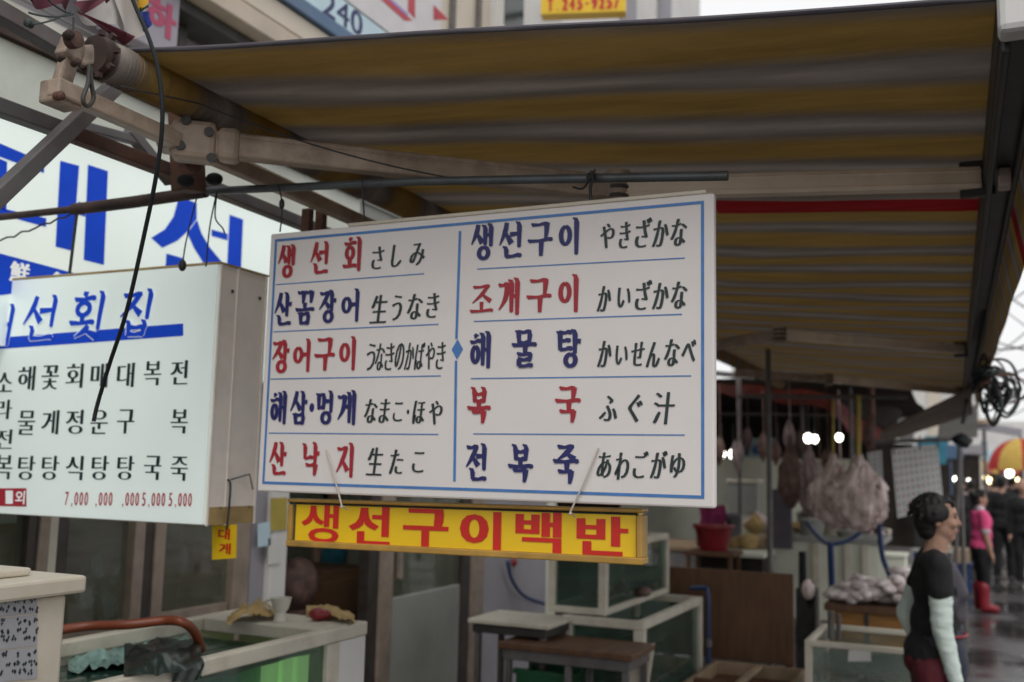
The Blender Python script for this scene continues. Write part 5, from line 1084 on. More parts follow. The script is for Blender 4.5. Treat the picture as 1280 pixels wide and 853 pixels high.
# hanging bundles of dried fish
def bundle(px, py, d, w_, h_, m, lbl, strap=True):
    p = at(px, py, d); r = thing('fish_bundle', lbl, 'dried fish', (p.x, p.y, p.z-h_/2), group='hanging bundles of dried fish'); s_ = MB()
    def body(u, v):
        a = u*2*math.pi; pr = (max(0, math.sin(math.pi*min(1, .02+.98*v**1.5)))**.6)*(1 if v > .4 else .6+v); 
        k = 1+.16*math.sin(a*3+v*7)+.10*math.sin(a*7-v*11)+.07*math.sin(a*13+v*23)
        return Vector((p.x+math.cos(a)*w_/2*pr*k, p.y+math.sin(a)*w_*.38*pr*k, p.z+h_/2-h_*v+.012*math.sin(a*9+v*30)))
    s_.grid(body, 40, 30); s_.build('bundle', M[m], r, smooth=80)
    q = MB()
    for k in range(40):
        a = random.uniform(0, 6.28); v = random.uniform(.15, .92); c = body(a/6.28, v); c.x = p.x+(c.x-p.x)*.9; c.y = p.y+(c.y-p.y)*.9
        q.sph(c, (w_*.045, w_*.04, h_*random.uniform(.05, .09)), 7, 5, rot=Matrix.Rotation(random.uniform(-.35, .35), 3, 'Y') @ Matrix.Rotation(random.uniform(-.3, .3), 3, 'X'))
    q.build('fish_clumps', M[m], r, smooth=70)['kind'] = 'stuff'
    if strap: MB().tube([(p.x, p.y, p.z+h_*.45), (p.x+.01, p.y, 2.3)], .012 if strap == 1 else .02, 6).build('strap', M['strap_yellow'], r)
    return r
bundle(988, 590, 8.6, .18, .62, 'net_brown', 'dark brown bundle of dried fish hanging beside the grey post', False)
bundle(1012, 600, 8.8, .20, .62, 'net_grey', 'greyish bundle of dried fish hanging between the dark and the pale ones', False)
bundle(1042, 614, 8.3, .36, .60, 'net_pink', 'pale tapering bundle of dried fish on a thin yellow strap')
bundle(1074, 616, 8.1, .44, .60, 'net_pink', 'wide pale round bundle of dried fish on a thick yellow strap', 2)
# hanging rail for them
b = at(1030, 530, 8.3); tag(MB().tube([(b.x-.7, b.y, 2.3), (b.x+.65, b.y, 2.28)], .018, 8).build('hanging_rail', M['grey_steel']), 'dim rail carrying the bundles of dried fish', 'rail')
for x in (b.x-.66, b.x+.62): pass
bl = thing('hose', 'blue hose hanging in loops below the pale bundles of dried fish', 'hose', at(1040, 735, 8.6)); P = [at(x, y, 8.6) for x, y in ((1008, 652), (1020, 668), (1036, 680), (1060, 676), (1082, 660), (1092, 645))]; q = MB(); q.tube(spline(P, 5), .018, 8); q.tube([at(1038, 678, 8.6), at(1040, 736, 8.6)], .028, 8); q.tube(spline([at(1098, 640, 8.6), at(1102, 690, 8.6), at(1112, 720, 8.6)], 4), .022, 8); q.build('coil', M['blue_plastic'], bl, smooth=60)
# machine clutter between screen and fish table
p = at(1010, 735, 8.0); mc = thing('machine', 'dark cluttered pump with pale parts between the plywood screen and fish table', 'machine', (p.x, p.y, .06)); bxp('body', (p.x-.08, p.y-.1, .062), (p.x+.07, p.y+.1, p.z), 'dark_metal', mc); q = MB(); q.tube([(p.x-.04, p.y, p.z), (p.x-.04, p.y, p.z+.28)], .03, 8); q.tube([(p.x+.03, p.y-.05, p.z-.2), (p.x+.03, p.y-.12, p.z+.06)], .035, 8); q.build('pipes', M['black_rubber'], mc, smooth=60); MB().sph((p.x+.02, p.y-.13, p.z), (.05, .04, .08)).build('valve', M['net_pink'], mc, smooth=60)
# price lists
def plist(P, d, label, nr, nc):
    A, B, Cc, Dd = [at(*p, d) for p in P]; r = thing('price_list', label, 'price list', (A+B)/2)
    MB().prism([A, B, Cc, Dd], (0, .004, 0)).build('sheet', M['paper'], r); q = {'red': MB(), 'blue': MB(), 'grey': MB()}
    for i in range(nr):
        for j in range(nc):
            u, v = (j+.5)/nc, (i+.6)/(nr+.4); c = (Dd.lerp(Cc, u)).lerp(A.lerp(B, u), v)+Vector((0, -.003, 0)); k = 'grey' if j >= nc*.55 else ('red' if (i+j) % 2 else 'blue')
            wd_, hd = (.010, .015); q[k].box(c-Vector((wd_, .0005, hd*.2)), c+Vector((wd_, 0, hd*.25))); q[k].box(c-Vector((wd_*.3, .0012, hd)), c+Vector((wd_*.4, -.0007, hd)))
    for k, mm in (('red', 'print_red'), ('blue', 'print_blue'), ('grey', 'print_grey')): q[k].build(k+'_print', M[mm], r)
plist([(1122, 648), (1180, 634), (1172, 556), (1114, 562)], 9.4, 'large hanging price list with red and blue rows under the grey canopy', 9, 9)
plist([(1086, 612), (1104, 608), (1102, 563), (1084, 566)], 10.2, 'narrow hanging price list behind the pale bundles', 7, 3)
q = MB(); a_, b_ = at(1090, 553, 9.4), at(1206, 549, 9.6); q.tube([a_, b_], .02, 8); 
for x, y0, y1 in ((1117, 545, 566), (1150, 545, 562), (1172, 545, 560)): q.tube([at(x, y0, 9.4), at(x, y1, 9.4)], .008, 6)
tag(q.build('canopy_rail', M['grey_steel']), 'horizontal rail under the grey canopy holding the large price list', 'rail')
# grey canopy and white one
def slab(P, name, m, label, cat, th=.02):
    Q = [at(*p) for p in P]; n = (Q[1]-Q[0]).cross(Q[3]-Q[0]).normalized(); return tag(MB().prism(Q, n*th).build(name, M[m]), label, cat)
slab([(1098, 556, 10.6), (1102, 541, 9.6), (1214, 487, 8.6), (1216, 518, 9.8)], 'canopy', 'tarp_grey', 'grey brown sloping canopy past the far end of the striped awning', 'canopy')
slab([(1172, 549, 12.4), (1174, 532, 12.0), (1222, 505, 11.6), (1222, 547, 12.4)], 'canopy', 'tarp_white', 'white canopy sheet behind the grey brown canopy', 'canopy')
for px, d, lbl in ((1200, 9.6, 'thin grey post carrying the grey canopy by the street'), (1183, 9.6, 'slanting grey prop of the grey canopy')):
    b = at(px, 560, d); tag(MB().tube([(b.x, b.y, .06), (b.x+(.12 if 'slant' in lbl else 0), b.y, b.z+.1)], .02, 8).build('canopy_post', M['grey_steel']), lbl, 'post')
# dark hanging lamp, cables at the end of the awning
lp = thing('hanging_lamp', 'dark round lamp hanging from the street end of the awning', 'lamp', at(1199, 556, 9.0)); c0 = at(1198, 545, 9.0)
MB().lathe(c0-Vector((0, 0, .09)), [(.03, 0), (.07, .012), (.08, .05), (.05, .10), (.02, .12)], 16, (.5, 0, 1)).build('shade', M['black_rubber'], lp, smooth=40); MB().sph(at(1209, 551, 9.0), (.05, .045, .035)).build('housing', M['dark_metal'], lp, smooth=60); MB().tube(spline([at(1203, 530, 9.0), at(1207, 514, 9.0), at(1211, 480, 9.0)], 4), .02, 6).build('cord', M['dark_metal'], lp)
cbn = thing('cable_bundle', 'tangle of black cables looped in the air beside the far end of the awning', 'cables', at(1240, 520, 6.0)); rnd = random.Random(3)
for k in range(24):
    x0, y0 = 1214+rnd.uniform(0, 8), 478+rnd.uniform(-10, 14); w1, h1 = rnd.uniform(14, 62), rnd.uniform(16, 62)
    P = [at(x0, y0, 6), at(x0+w1*.35, y0-h1*.35, 6+rnd.uniform(-.1, .1)), at(x0+w1*.8, y0-h1*.5*rnd.random(), 6), at(x0+w1, y0+h1*.3, 6+rnd.uniform(-.1, .1)), at(x0+w1*.7, y0+h1*.75, 6), at(x0+w1*.35, y0+h1*.5*rnd.random(), 6)]
    MB().tube(spline(P, 6), rnd.uniform(.004, .009), 6).build('cable', M[('black_rubber', 'cable_green', 'black_rubber', 'wire', 'rust')[k % 5]], cbn, smooth=60)
MB().tube(spline([at(1243, 205, 3.0), at(1240, 300, 3.8), at(1228, 400, 5.0), at(1216, 470, 6.0)], 6), .011, 6).build('cable', M['black_rubber'], cbn, smooth=60)
ow = [((1216, 330, 30), (1300, 395, 12)), ((1224, 352, 30), (1300, 420, 12)), ((1220, 410, 30), (1300, 440, 10)), ((1218, 425, 12), (1300, 422, 10)), ((1212, 470, 30), (1300, 455, 10)), ((1218, 500, 14), (1300, 487, 12))]
for k, (a_, b_) in enumerate(ow):
    tag(MB().tube(sag(at(*a_), at(*b_), .12, 8), .010 if k % 2 else .014, 5).build('overhead_wire', M['wire']), 'overhead street wire crossing the pale sky at the right edge', 'wire', 'overhead street wires')
slab_ = thing('utility_pole', 'pale utility pole with a cross arm beyond the cable tangle', 'pole', at(1231, 600, 20)); b = at(1232, 598, 20)
MB().tube([(b.x, b.y, 0), (b.x, b.y, 2.75)], .035, 10).build('pole', M['grey_steel'], slab_, smooth=60); MB().bar(at(1214, 531, 20), at(1276, 541, 20), .10, .14).build('cross_arm', M['facade_grey'], slab_); MB().bar(at(1218, 528, 19.9), at(1240, 526, 19.9), .12, .08).build('insulator_bar', M['wood_pale'], slab_)
# umbrellas
def parasol(px, py_rim, py_top, half_px, d, cols, lbl):
    c = at(px, py_rim, d); zr_ = c.z; ztp = at(px, py_top, d).z; rad = half_px*d/1260; r = thing('parasol', lbl, 'parasol', (c.x, c.y, 0), group='parasols far down the street'); n = 8
    for k in range(n):
        q = MB(); q.grid(lambda u, v, k=k: Vector((c.x+math.cos((k+u)*2*math.pi/n)*rad*math.sin(v*math.pi/2), c.y+math.sin((k+u)*2*math.pi/n)*rad*math.sin(v*math.pi/2), zr_+(ztp-zr_)*math.cos(v*math.pi/2))), 3, 8); q.build('panel', M[cols[k % 2]], r, smooth=70)
    MB().tube([(c.x, c.y, 0), (c.x, c.y, ztp+.1)], .03, 8).build('pole', M['grey_steel'], r)
parasol(1277, 588, 548, 38, 24, ('parasol_red', 'parasol_yellow'), 'large red and yellow parasol at the right edge')
parasol(1229, 592, 577, 17, 38, ('parasol_orange', 'parasol_yellow'), 'smaller faded orange parasol left of the large one')
# lit bulbs
bl_ = [(902, 567, 11.5, .045, 0, 'first lit bulb right of the white board, low in the dark stall'), (916.5, 568, 11.5, .05, 0, 'second lit bulb right of the white board, low in the dark stall'), (1010, 548, 10.5, .042, 0, 'left one of the pair of lit bulbs above the dried fish'), (1018.5, 549, 10.5, .036, 0, 'right one of the pair of lit bulbs above the dried fish'), (1049, 547, 10.5, .036, 0, 'single lit bulb behind the yellow strap'),
       (973, 565, 12, .03, 1, 'dim warm bulb just right of the tall grey post'), (1194, 599, 26, .05, 0, 'white bulb far down the street above the dark haired figure'), (1211, 601, 28, .045, 0, 'small white bulb far down the street above the pink shirt'), (1232, 597, 26, .06, 1, 'warm bulb far down the street under the orange parasol, upper one'), (1237, 601, 26, .065, 1, 'warm bulb far down the street under the orange parasol, lower one'), (1250, 600, 26, .065, 1, 'warm bulb far down the street left of the brightest one'), (1262, 592, 25, .09, 0, 'brightest white bulb below the large parasol'), (1272, 600, 28, .045, 1, 'small warm bulb at the right edge below the large parasol')]
for px, py, d, r_, wm, lbl in bl_:
    p = at(px, py, d); b = thing('light_bulb', lbl, 'bulb', p, group='lit market bulbs'); MB().sph(p, (r_, r_, r_*1.2), 12, 8).build('globe', M['bulb_warm' if wm else 'bulb'], b, smooth=60); MB().tube([p+Vector((0, 0, r_*1.1)), p+Vector((0, 0, r_*1.9))], r_*.4, 8).build('socket', M['dark_metal'], b); MB().tube([p+Vector((0, 0, r_*1.9)), p+Vector((0, 0, .35))], .006, 5).build('cord', M['wire'], b)
# far stalls on both sides of the street
fs_ = [(2.3, 22, 'low stall with red front under the large parasol', 'red_plastic'), (-1.6, 21, 'stall with blue crates behind the woman in pink', 'blue_plastic'), (-2.0, 27, 'dim stall with stacked goods far down the left side', 'grey_cloth'), (3.4, 33, 'far stall with pale goods on the right side', 'towel'), (-2.0, 34, 'farthest stall on the left side', 'teal')]
for x, y, lbl, m in fs_:
    r = thing('stall', lbl, 'stall', (x, y, 0)); bxp('counter', (x-.6, y, .01), (x+.6, y+.9, .75), m, r); bxp('goods', (x-.5, y+.1, .752), (x+.4, y+.8, 1.05), 'net_grey', r)
    for dx in (-.62, .62): MB().tube([(x+dx, y+.1, 0), (x+dx, y+.1, 2.1)], .025, 6).build('post', M['grey_steel'], r)
    MB().grid(lambda u, v: Vector((x-.8+1.6*u, y-.2+1.4*v, 2.15+.15*v-.05*math.sin(u*3.14))), 8, 6).build('roof_sheet', M['tarp_dark'], r, smooth=80)
p = on_z(1200, 745, 0); cr = thing('crate', 'blue plastic crate on the wet street behind the woman in black', 'crate', (p.x, p.y+.6, 0)); bxp('body', (p.x-.25, p.y+.4, .005), (p.x+.15, p.y+.9, .38), 'blue_plastic', cr); bxp('rim', (p.x-.27, p.y+.38, .381), (p.x+.17, p.y+.92, .42), 'blue_plastic', cr)
cr2 = thing('carton', 'brown carton standing on the blue plastic crate', 'carton', (p.x, p.y+.6, .42)); bxp('box', (p.x-.26, p.y+.42, .422), (p.x+.14, p.y+.88, .62), 'wood_pale', cr2); bxp('flap', (p.x-.26, p.y+.42, .621), (p.x-.06, p.y+.88, .628), 'wood_pale', cr2)
p = on_z(1222, 720, 0); bk = thing('bucket', 'white plastic bucket on the street beside the woman in black', 'bucket', (-.02, 6.6, 0)); MB().lathe((.0, 6.6, .002), [(.11, 0), (.14, .30), (.15, .305), (.15, .33), (.13, .33), (.10, .03)], 20).build('body', M['white_frame'], bk, smooth=40); MB().tube([(.0+.15*math.cos(t_*.3491), 6.6-.02, .33+.14*math.sin(t_*.3491)) for t_ in range(10)], .006, 6).build('handle', M['grey_steel'], bk)
# boxes and tubs crowding the lanes between the stalls
rnd = random.Random(11)
for k, (x, y, w_, d_, h_, m) in enumerate([(-1.35, 12.2, .6, .5, .75, 'plaster'), (-1.0, 13.0, .5, .5, .55, 'red_plastic'), (-1.5, 14.2, .7, .6, .95, 'grey_cloth'), (-.85, 15.5, .5, .4, .6, 'blue_plastic'), (-1.4, 17.6, .8, .6, 1.2, 'dark_metal'), (-1.1, 19.0, .6, .5, .8, 'wood_brown'), (-.7, 20.3, .5, .5, .5, 'cabinet')]):
    lbls = ['plain grey box below the large price list', 'red tub box in the lane behind the hanging bundles', 'tall grey box in the lane past the price lists', 'blue box in the lane behind the woman in black', 'dark tall crate by the far stalls', 'brown chest by the far stalls on the left', 'cream box at the edge of the far lane']
    r = thing('storage_box', lbls[k], 'box', (x+w_/2, y+d_/2, .06), group='boxes in the lane'); bxp('body', (x, y, .062), (x+w_, y+d_, h_), m, r, .01); bxp('lid', (x-.015, y-.015, h_+.001), (x+w_+.015, y+d_+.015, h_+.035), 'frosted' if k % 2 else m, r, .006)
for x, y, z, s_, lbl in ((-1.15, 13.4, 2.05, .9, 'dark cloth sheet hung across the lane behind the price lists'), (-1.6, 17.3, 2.1, 1.3, 'wide dark cloth sheet hung beyond the price lists')):
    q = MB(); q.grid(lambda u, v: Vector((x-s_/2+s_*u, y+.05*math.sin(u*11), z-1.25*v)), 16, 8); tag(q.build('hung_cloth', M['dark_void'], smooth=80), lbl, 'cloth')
# ------------------------------------------------------------------ the crowded shade of the stall
rnd = random.Random(21)
cs = thing('partition', 'grey beige partition sheet closing the back of the shaded stall', 'partition', (-2.6, 13.2, .06)); MB().grid(lambda u, v: Vector((-4.4+3.1*u, 13.2+.06*math.sin(u*17), .3+1.55*v)), 30, 6).build('sheet', M['plaster'], cs, smooth=80); MB().box((-4.4, 13.3, .06), (-4.34, 13.36, 2.6)).build('post', M['grey_steel'], cs); MB().box((-1.36, 13.3, .06), (-1.3, 13.36, 2.6)).build('post', M['grey_steel'], cs)
kinds = [('tub', 'cabinet', 'cream tub heaped on the shaded stall counters', 'tub'), ('sack', 'towel', 'beige sack leaning on the shaded stall counters', 'sack'), ('jar', 'frosted', 'pale jar on the shaded stall counters', 'jar'), ('fish_pile', 'net_pink', 'pinkish lump of dried fish on the shaded stall counters', 'dried fish'), ('dark_bag', 'net_brown', 'brown bag of dried goods on the shaded stall counters', 'bag'), ('basin', 'knit_grey', 'grey basin on the shaded stall counters', 'basin')]
for k in range(44):
    px, d = rnd.uniform(896, 1112), rnd.uniform(9.5, 12.8); nm, m, lb_, ct = kinds[k % 6]
    b = at(px, 668+rnd.uniform(-3, 10), d); s_ = MB(); w_ = rnd.uniform(.06, .13); hh = rnd.uniform(.08, .24)
    if nm in ('tub', 'basin', 'jar'): s_.lathe(b, [(w_*.8, 0), (w_, hh*.8), (w_*1.06, hh*.82), (w_*1.06, hh*.9), (w_*.7, hh)], 12)
    else:
        s_.grid(lambda u, v: b+Vector((w_*math.cos(u*6.2832)*math.sin(math.pi*min(1, .15+.85*v))*(1+.2*math.sin(u*19+k)), w_*.8*math.sin(u*6.2832)*math.sin(math.pi*min(1, .15+.85*v)), hh*v*(1+.12*math.sin(u*12.5+k)))), 18, 8)
    tag(s_.build(nm, M[m], smooth=50), lb_, ct, 'goods on the shaded counters')
for x0, x1, y, z, lbl in ((-2.9, -1.05, 11.9, .93, 'long shaded counter behind the hanging bundles'), (-3.6, -2.0, 10.6, .9, 'dim counter behind the dark display bench')):
    r = thing('stall_counter', lbl, 'counter', ((x0+x1)/2, y, .06)); bxp('top', (x0, y-.5, z-.04), (x1, y+.6, z), 'wood_pale', r); bxp('front', (x0+.02, y-.48, .1), (x1-.02, y-.46, z-.041), 'grey_cloth', r)
for k in range(12):
    px, d = 900+k*17+rnd.uniform(-5, 5), rnd.uniform(9.0, 12.0); z0 = 2.55; z1 = rnd.uniform(1.7, 2.2); b = at(px, 560, d); s_ = MB(); s_.tube([(b.x, b.y, z0), (b.x+.01, b.y, z1)], .008, 5)
    s_.grid(lambda u, v: Vector((b.x+.06*math.cos(u*6.28)*math.sin(math.pi*(.1+.9*v)), b.y+.05*math.sin(u*6.28)*math.sin(math.pi*(.1+.9*v)), z1-.30*v+.02*math.sin(u*13+k))), 12, 8)
    tag(s_.build('hanging_goods', M[('net_brown', 'net_grey', 'tarp_dark', 'net_brown')[k % 4]], smooth=60), 'dim string of dried goods hanging under the dark tarpaulin', 'hanging goods', 'dried goods hanging in the shade')
for px, d, lbl in ((925, 9.9, 'thin pale pole in the shade left of the tall grey post'), (1005, 11.3, 'dark pole among the hanging bundles'), (1094, 10.4, 'rusty brown pole right of the pale bundles')):
    b = at(px, 640, d); tag(MB().tube([(b.x, b.y, .06), (b.x, b.y, 2.6)], .018, 8).build('stall_post', M['rust' if 'rusty' in lbl else 'grey_steel'], smooth=60), lbl, 'post')
# hoardings and small signs far down the street
cl = ['sign_pale', 'parasol_red', 'sign_blue', 'sign_white', 'parasol_yellow', 'tarp_red', 'teal', 'facade_cream']
for k in range(26):
    left = k % 2 == 0; y = rnd.uniform(24, 48); x = rnd.uniform(-1.6, -.2)+(y-24)*.02 if left else rnd.uniform(2.2, 3.6)+(y-24)*.03; z = rnd.uniform(1.9, 3.0); w_, h_ = rnd.uniform(.3, .8), rnd.uniform(.25, .6)
    s_ = MB(); s_.box((x-w_/2, y, z), (x+w_/2, y+.05, z+h_)); s_.box((x-.02, y+.06, 0), (x+.02, y+.1, z+h_*.8)); tag(s_.build('street_sign', M[cl[k % 8]], bev=.01), 'small coloured shop board on a pole far down the market street', 'sign', 'small far shop boards')
parasol(1262, 593, 583, 13, 44, ('parasol_orange', 'parasol_red'), 'small red and orange parasol just left of the large one, farther away')
for k, (a_, b_) in enumerate([((1216, 300, 40), (1300, 340, 14)), ((1216, 450, 40), (1300, 400, 14)), ((1218, 385, 30), (1300, 350, 14)), ((1222, 520, 30), (1300, 500, 20)), ((1216, 440, 18), (1300, 472, 12))]):
    tag(MB().tube(sag(at(*a_), at(*b_), .2, 8), .012, 5).build('overhead_wire', M['wire']), 'overhead street wire crossing the pale sky at the right edge', 'wire', 'overhead street wires')
# ================================================================== people
def cap(mb, p0, p1, r0, r1, n=12):
    p0, p1 = Vector(p0), Vector(p1); d = (p1-p0)
    L_ = max(d.length, 1e-4); ax = d/L_; prof = []
    for k in range(5): t = math.pi/2*k/4; prof.append((r0*math.sin(t), -r0*math.cos(t)))
    for k in range(5): t = math.pi/2*(1-k/4); prof.append((r1*math.sin(t), L_+r1*math.cos(t)))
    mb.lathe(p0, prof, n, ax)
def blob(name, mb, m, parent, voxel, iters=6):
    """union of the primitives as ONE smooth continuous skin"""
    me = bpy.data.meshes.new('tmp'); I = frame_of(parent).inverted() if parent else Matrix()
    me.from_pydata([tuple(I @ v) for v in mb.v], [], mb.f); o = bpy.data.objects.new('tmp', me); COL.objects.link(o)
    b = bmesh.new(); b.from_mesh(me); bmesh.ops.recalc_face_normals(b, faces=b.faces); b.to_mesh(me); b.free()
    r = o.modifiers.new('r', 'REMESH'); r.mode = 'VOXEL'; r.voxel_size = voxel; r.use_smooth_shade = True
    s = o.modifiers.new('s', 'SMOOTH'); s.factor = .5; s.iterations = iters
    dg = bpy.context.evaluated_depsgraph_get(); dg.update(); me2 = bpy.data.meshes.new_from_object(o.evaluated_get(dg))
    bpy.data.objects.remove(o); bpy.data.meshes.remove(me); me2.name = name; me2.materials.clear(); me2.materials.append(m)
    for p in me2.polygons: p.use_smooth = True
    q = bpy.data.objects.new(name, me2); COL.objects.link(q)
    if parent: q.parent = parent; FR[q.name] = frame_of(parent)
    return q
def folds(o, amp, sc=(9, 9, 4), seed=0.0):
    me = o.data
    for v in me.vertices:
        p = Vector((v.co.x*sc[0], v.co.y*sc[1], v.co.z*sc[2]+seed)); q = noise.noise(p)+.5*noise.noise(p*2.1)
        v.co += v.normal*amp*(abs(q)*1.6-.4)
    return o
def hand(mb, wr, el, sc, side, curl=.5):
    """palm, four unequal bent fingers and a thumb hanging on from the wrist; built for a hanging arm. fwd = +Y"""
    d = (wr-el).normalized(); f = Vector((0, 1, 0)); f = (f-d*f.dot(d)).normalized(); n = d.cross(f)*side
    k = sc
    cap(mb, wr, wr+d*.045*k, .024*k, .026*k)
    for j in range(4):
        o = f*(.030-.020*j)*k; b = wr+d*.075*k+o*.95; cap(mb, wr+d*.03*k+o*.8, b, .014*k, .0115*k)
        l = (.036, .041, .038, .029)[j]*k; p1 = b+(d*.93+n*-.25*curl)*l; p2 = p1+(d*.75-n*.65*curl)*l*.75; p3 = p2+(d*.45-n*.9*curl)*l*.55
        cap(mb, b, p1, .0105*k, .0095*k); cap(mb, p1, p2, .0095*k, .0085*k); cap(mb, p2, p3, .0085*k, .007*k)
    t0 = wr+d*.02*k+f*.026*k; t1 = t0+(d*.6+f*.65-n*.25)*.040*k; t2 = t1+(d*.93+f*.15-n*.35)*.032*k
    cap(mb, t0, t1, .016*k, .012*k); cap(mb, t1, t2, .011*k, .008*k)
def person(label, pos, ang, H, top, legs, sleeve_end=.5, arms=((.07, .02), (.07, .02)), stout=1.0, voxel=.012, detail=False, boots=None, hair='short', long_sleeve=False, stride=0.0, group=None, shoes='shoe', seat=False, z0=0.0, lean=0.0):
    """figure facing local +Y; ang turns it about Z. arms = per side (outward, forward) swing of upper arm and forearm"""
    Mx = Matrix.Translation(Vector((pos[0], pos[1], z0))) @ Matrix.Rotation(ang, 4, 'Z')
    root = thing('person', label, 'person', pos, mtx=Mx, group=group); k = H/1.60
    def W(x, y, z): return Mx @ (Vector((x, y+lean*max(0, z-.85), z))*k)
    st = stout; body, topm, leg = MB(), MB(), MB()
    def C(mb, a, b, r0, r1): cap(mb, W(*a), W(*b), r0*k, r1*k)
    def E(mb, c, r): mb.sph(W(*c), tuple(q*k for q in r), 16, 12, rot=Mx.to_3x3())
    hipz = .80
    kn, fe = [], []
    for s in (-1, 1):
        yo = stride*s
        hp = (s*.085, 0, hipz); knp = (s*.088, .02+yo*.5, .43); an = (s*.088, -.015+yo, .075)
        for mb, add in ((body, 0), (leg, .014)):
            C(mb, hp, knp, .082*st+add, .055+add); C(mb, knp, an, .052+add, .036+add*1.4)
        C(body, an, (an[0]+s*.012, an[1]+.13, .035), .036, .028); C(body, an, (an[0], an[1]-.03, .04), .036, .034)
    # torso
    for mb, a in ((body, 0), (topm, .012)):
        E(mb, (0, .0, .86), (.150*st+a, .115*st+a, .12+a)); E(mb, (0, .012, 1.0), (.140*st+a, .105*st+a, .15)); E(mb, (0, .015, 1.17), (.150*st+a, .108*st+a, .16))
        E(mb, (0, -.002, 1.27), (.135*st+a, .080*st+a, .075)); C(mb, (-.13, -.005, 1.285), (.13, -.005, 1.285), .052+a, .052+a)
    E(leg, (0, 0, .83), (.162*st, .127*st, .10))
    if detail: E(topm, (.06, .070, 1.14), (.070, .055, .066)); E(topm, (-.06, .070, 1.14), (.070, .055, .066)); E(topm, (0, .04, .97), (.12, .085, .11))
    C(body, (0, -.008, 1.29), (0, .012, 1.40), .056, .05)
    # head
    hc = 1.492
    E(body, (0, .002, hc+.02), (.073, .090, .088)); E(body, (0, .028, hc-.045), (.058, .062, .068)); C(body, (0, .06, hc-.092), (0, .068, hc-.088), .024, .022)
    E(body, (0, .082, hc-.012), (.012, .020, .024)); C(body, (0, .085, hc+.015), (0, .104, hc-.026), .008, .0125); E(body, (0, .088, hc-.062), (.026, .012, .008)); E(body, (0, .084, hc-.052), (.024, .012, .007))
    for s in (-1, 1):
        E(body, (s*.074, -.004, hc-.012), (.010, .018, .030)); E(body, (s*.036, .066, hc-.025), (.026, .024, .022)); E(body, (s*.030, .080, hc+.030), (.026, .010, .008))
    slv = []
    for i, s in enumerate((-1, 1)):
        (oa, fa), (ob, fb_) = arms[i] if isinstance(arms[i][0], tuple) else (arms[i], (arms[i][0]*.4, arms[i][1]+.12))
        sh = Vector((s*.175, -.005, 1.275)); el = sh+Vector((s*math.sin(oa), math.sin(fa), -math.sqrt(max(.05, 1-math.sin(oa)**2-math.sin(fa)**2))))*.275
        wr = el+Vector((s*math.sin(ob), math.sin(fb_), -math.cos(fb_)*math.cos(ob))).normalized()*.235
        C(body, sh, el, .046*st, .038); C(body, el, wr, .038, .025); hd = MB()
        hand(body, W(*wr), W(*el), k, s)
        e2 = sh.lerp(el, sleeve_end) if not long_sleeve else el
        C(topm, sh, e2, .062*st, (.060 if sleeve_end < .9 else .052)*st)
        if long_sleeve: C(topm, el, wr, .049, .034)
        slv.append((sh, el, wr))
    blob('body', body, M['skin'], root, voxel*(.62 if detail else 1), 3)
    folds(blob('top', topm, M[top], root, voxel, 5), .010*k, seed=H*7); folds(blob('trousers', leg, M[legs], root, voxel, 5), .010*k, (8, 8, 5), seed=H*3)
    # hair
    hr = MB(); E(hr, (0, -.026, hc+.036), (.080, .086, .082)); E(hr, (0, -.042, hc-.02), (.072, .060, .072)); 
    if hair == 'bob':
        for s in (-1, 1): E(hr, (s*.070, -.02, hc+.02), (.022, .055, .05))
        E(hr, (0, .038, hc+.084), (.054, .028, .022)); E(hr, (0, -.040, hc-.062), (.062, .045, .045)); E(hr, (0, -.025, hc+.045), (.084, .080, .076)); E(hr, (.064, .020, hc+.03), (.018, .03, .04)); E(hr, (-.064, .020, hc+.03), (.018, .03, .04)); E(hr, (.03, .066, hc+.070), (.022, .012, .020)); E(hr, (-.02, .068, hc+.072), (.024, .011, .016))
        rr_ = random.Random(5)
        for q in range(46):
            a = rr_.uniform(0, 6.28); t = rr_.uniform(.0, 1.25); dx, dy, dz = math.sin(t)*math.cos(a), math.sin(t)*math.sin(a), math.cos(t)
            if dy > .55 and dz < .55: continue
            p0 = (.076*dx, -.022+.082*dy, hc+.034+.080*dz); p1 = (p0[0]+.008*dx, p0[1]+.006*dy-.008, p0[2]-.024+.010*dz); C(hr, p0, p1, .012, .005)
    elif hair == 'perm':
        for q in range(22): a = random.uniform(0, 6.28); v = random.uniform(.1, 1); E(hr, (.08*math.cos(a), -.03+.08*math.sin(a)*.9, hc+.03+.075*v), (.032, .032, .032))
    if detail:
        rr_ = random.Random(9)
        for q in range(150):
            a = rr_.uniform(0, 6.28); t = rr_.uniform(.0, 1.75); dx, dy, dz = math.sin(t)*math.cos(a), math.sin(t)*math.sin(a), math.cos(t)
            if dy > .35 and dz < .62: continue
            if abs(dx) > .8 and dy > -.05 and dz < -.05: continue
            c_ = Vector((.078*dx, -.028+.086*dy, hc+.034+.084*dz)); dn = Vector((dx*.35+rr_.uniform(-.5, .5), dy*.4-.25+rr_.uniform(-.4, .4), -.9+.7*dz)).normalized()
            C(hr, tuple(c_), tuple(c_+dn*rr_.uniform(.022, .05)+Vector((dx, dy, 0))*rr_.uniform(0, .005)), .0085, .0035, )
    blob('hair', hr, M['hair'], root, .0052 if detail else max(.007, voxel*.7), 1 if detail else 2)
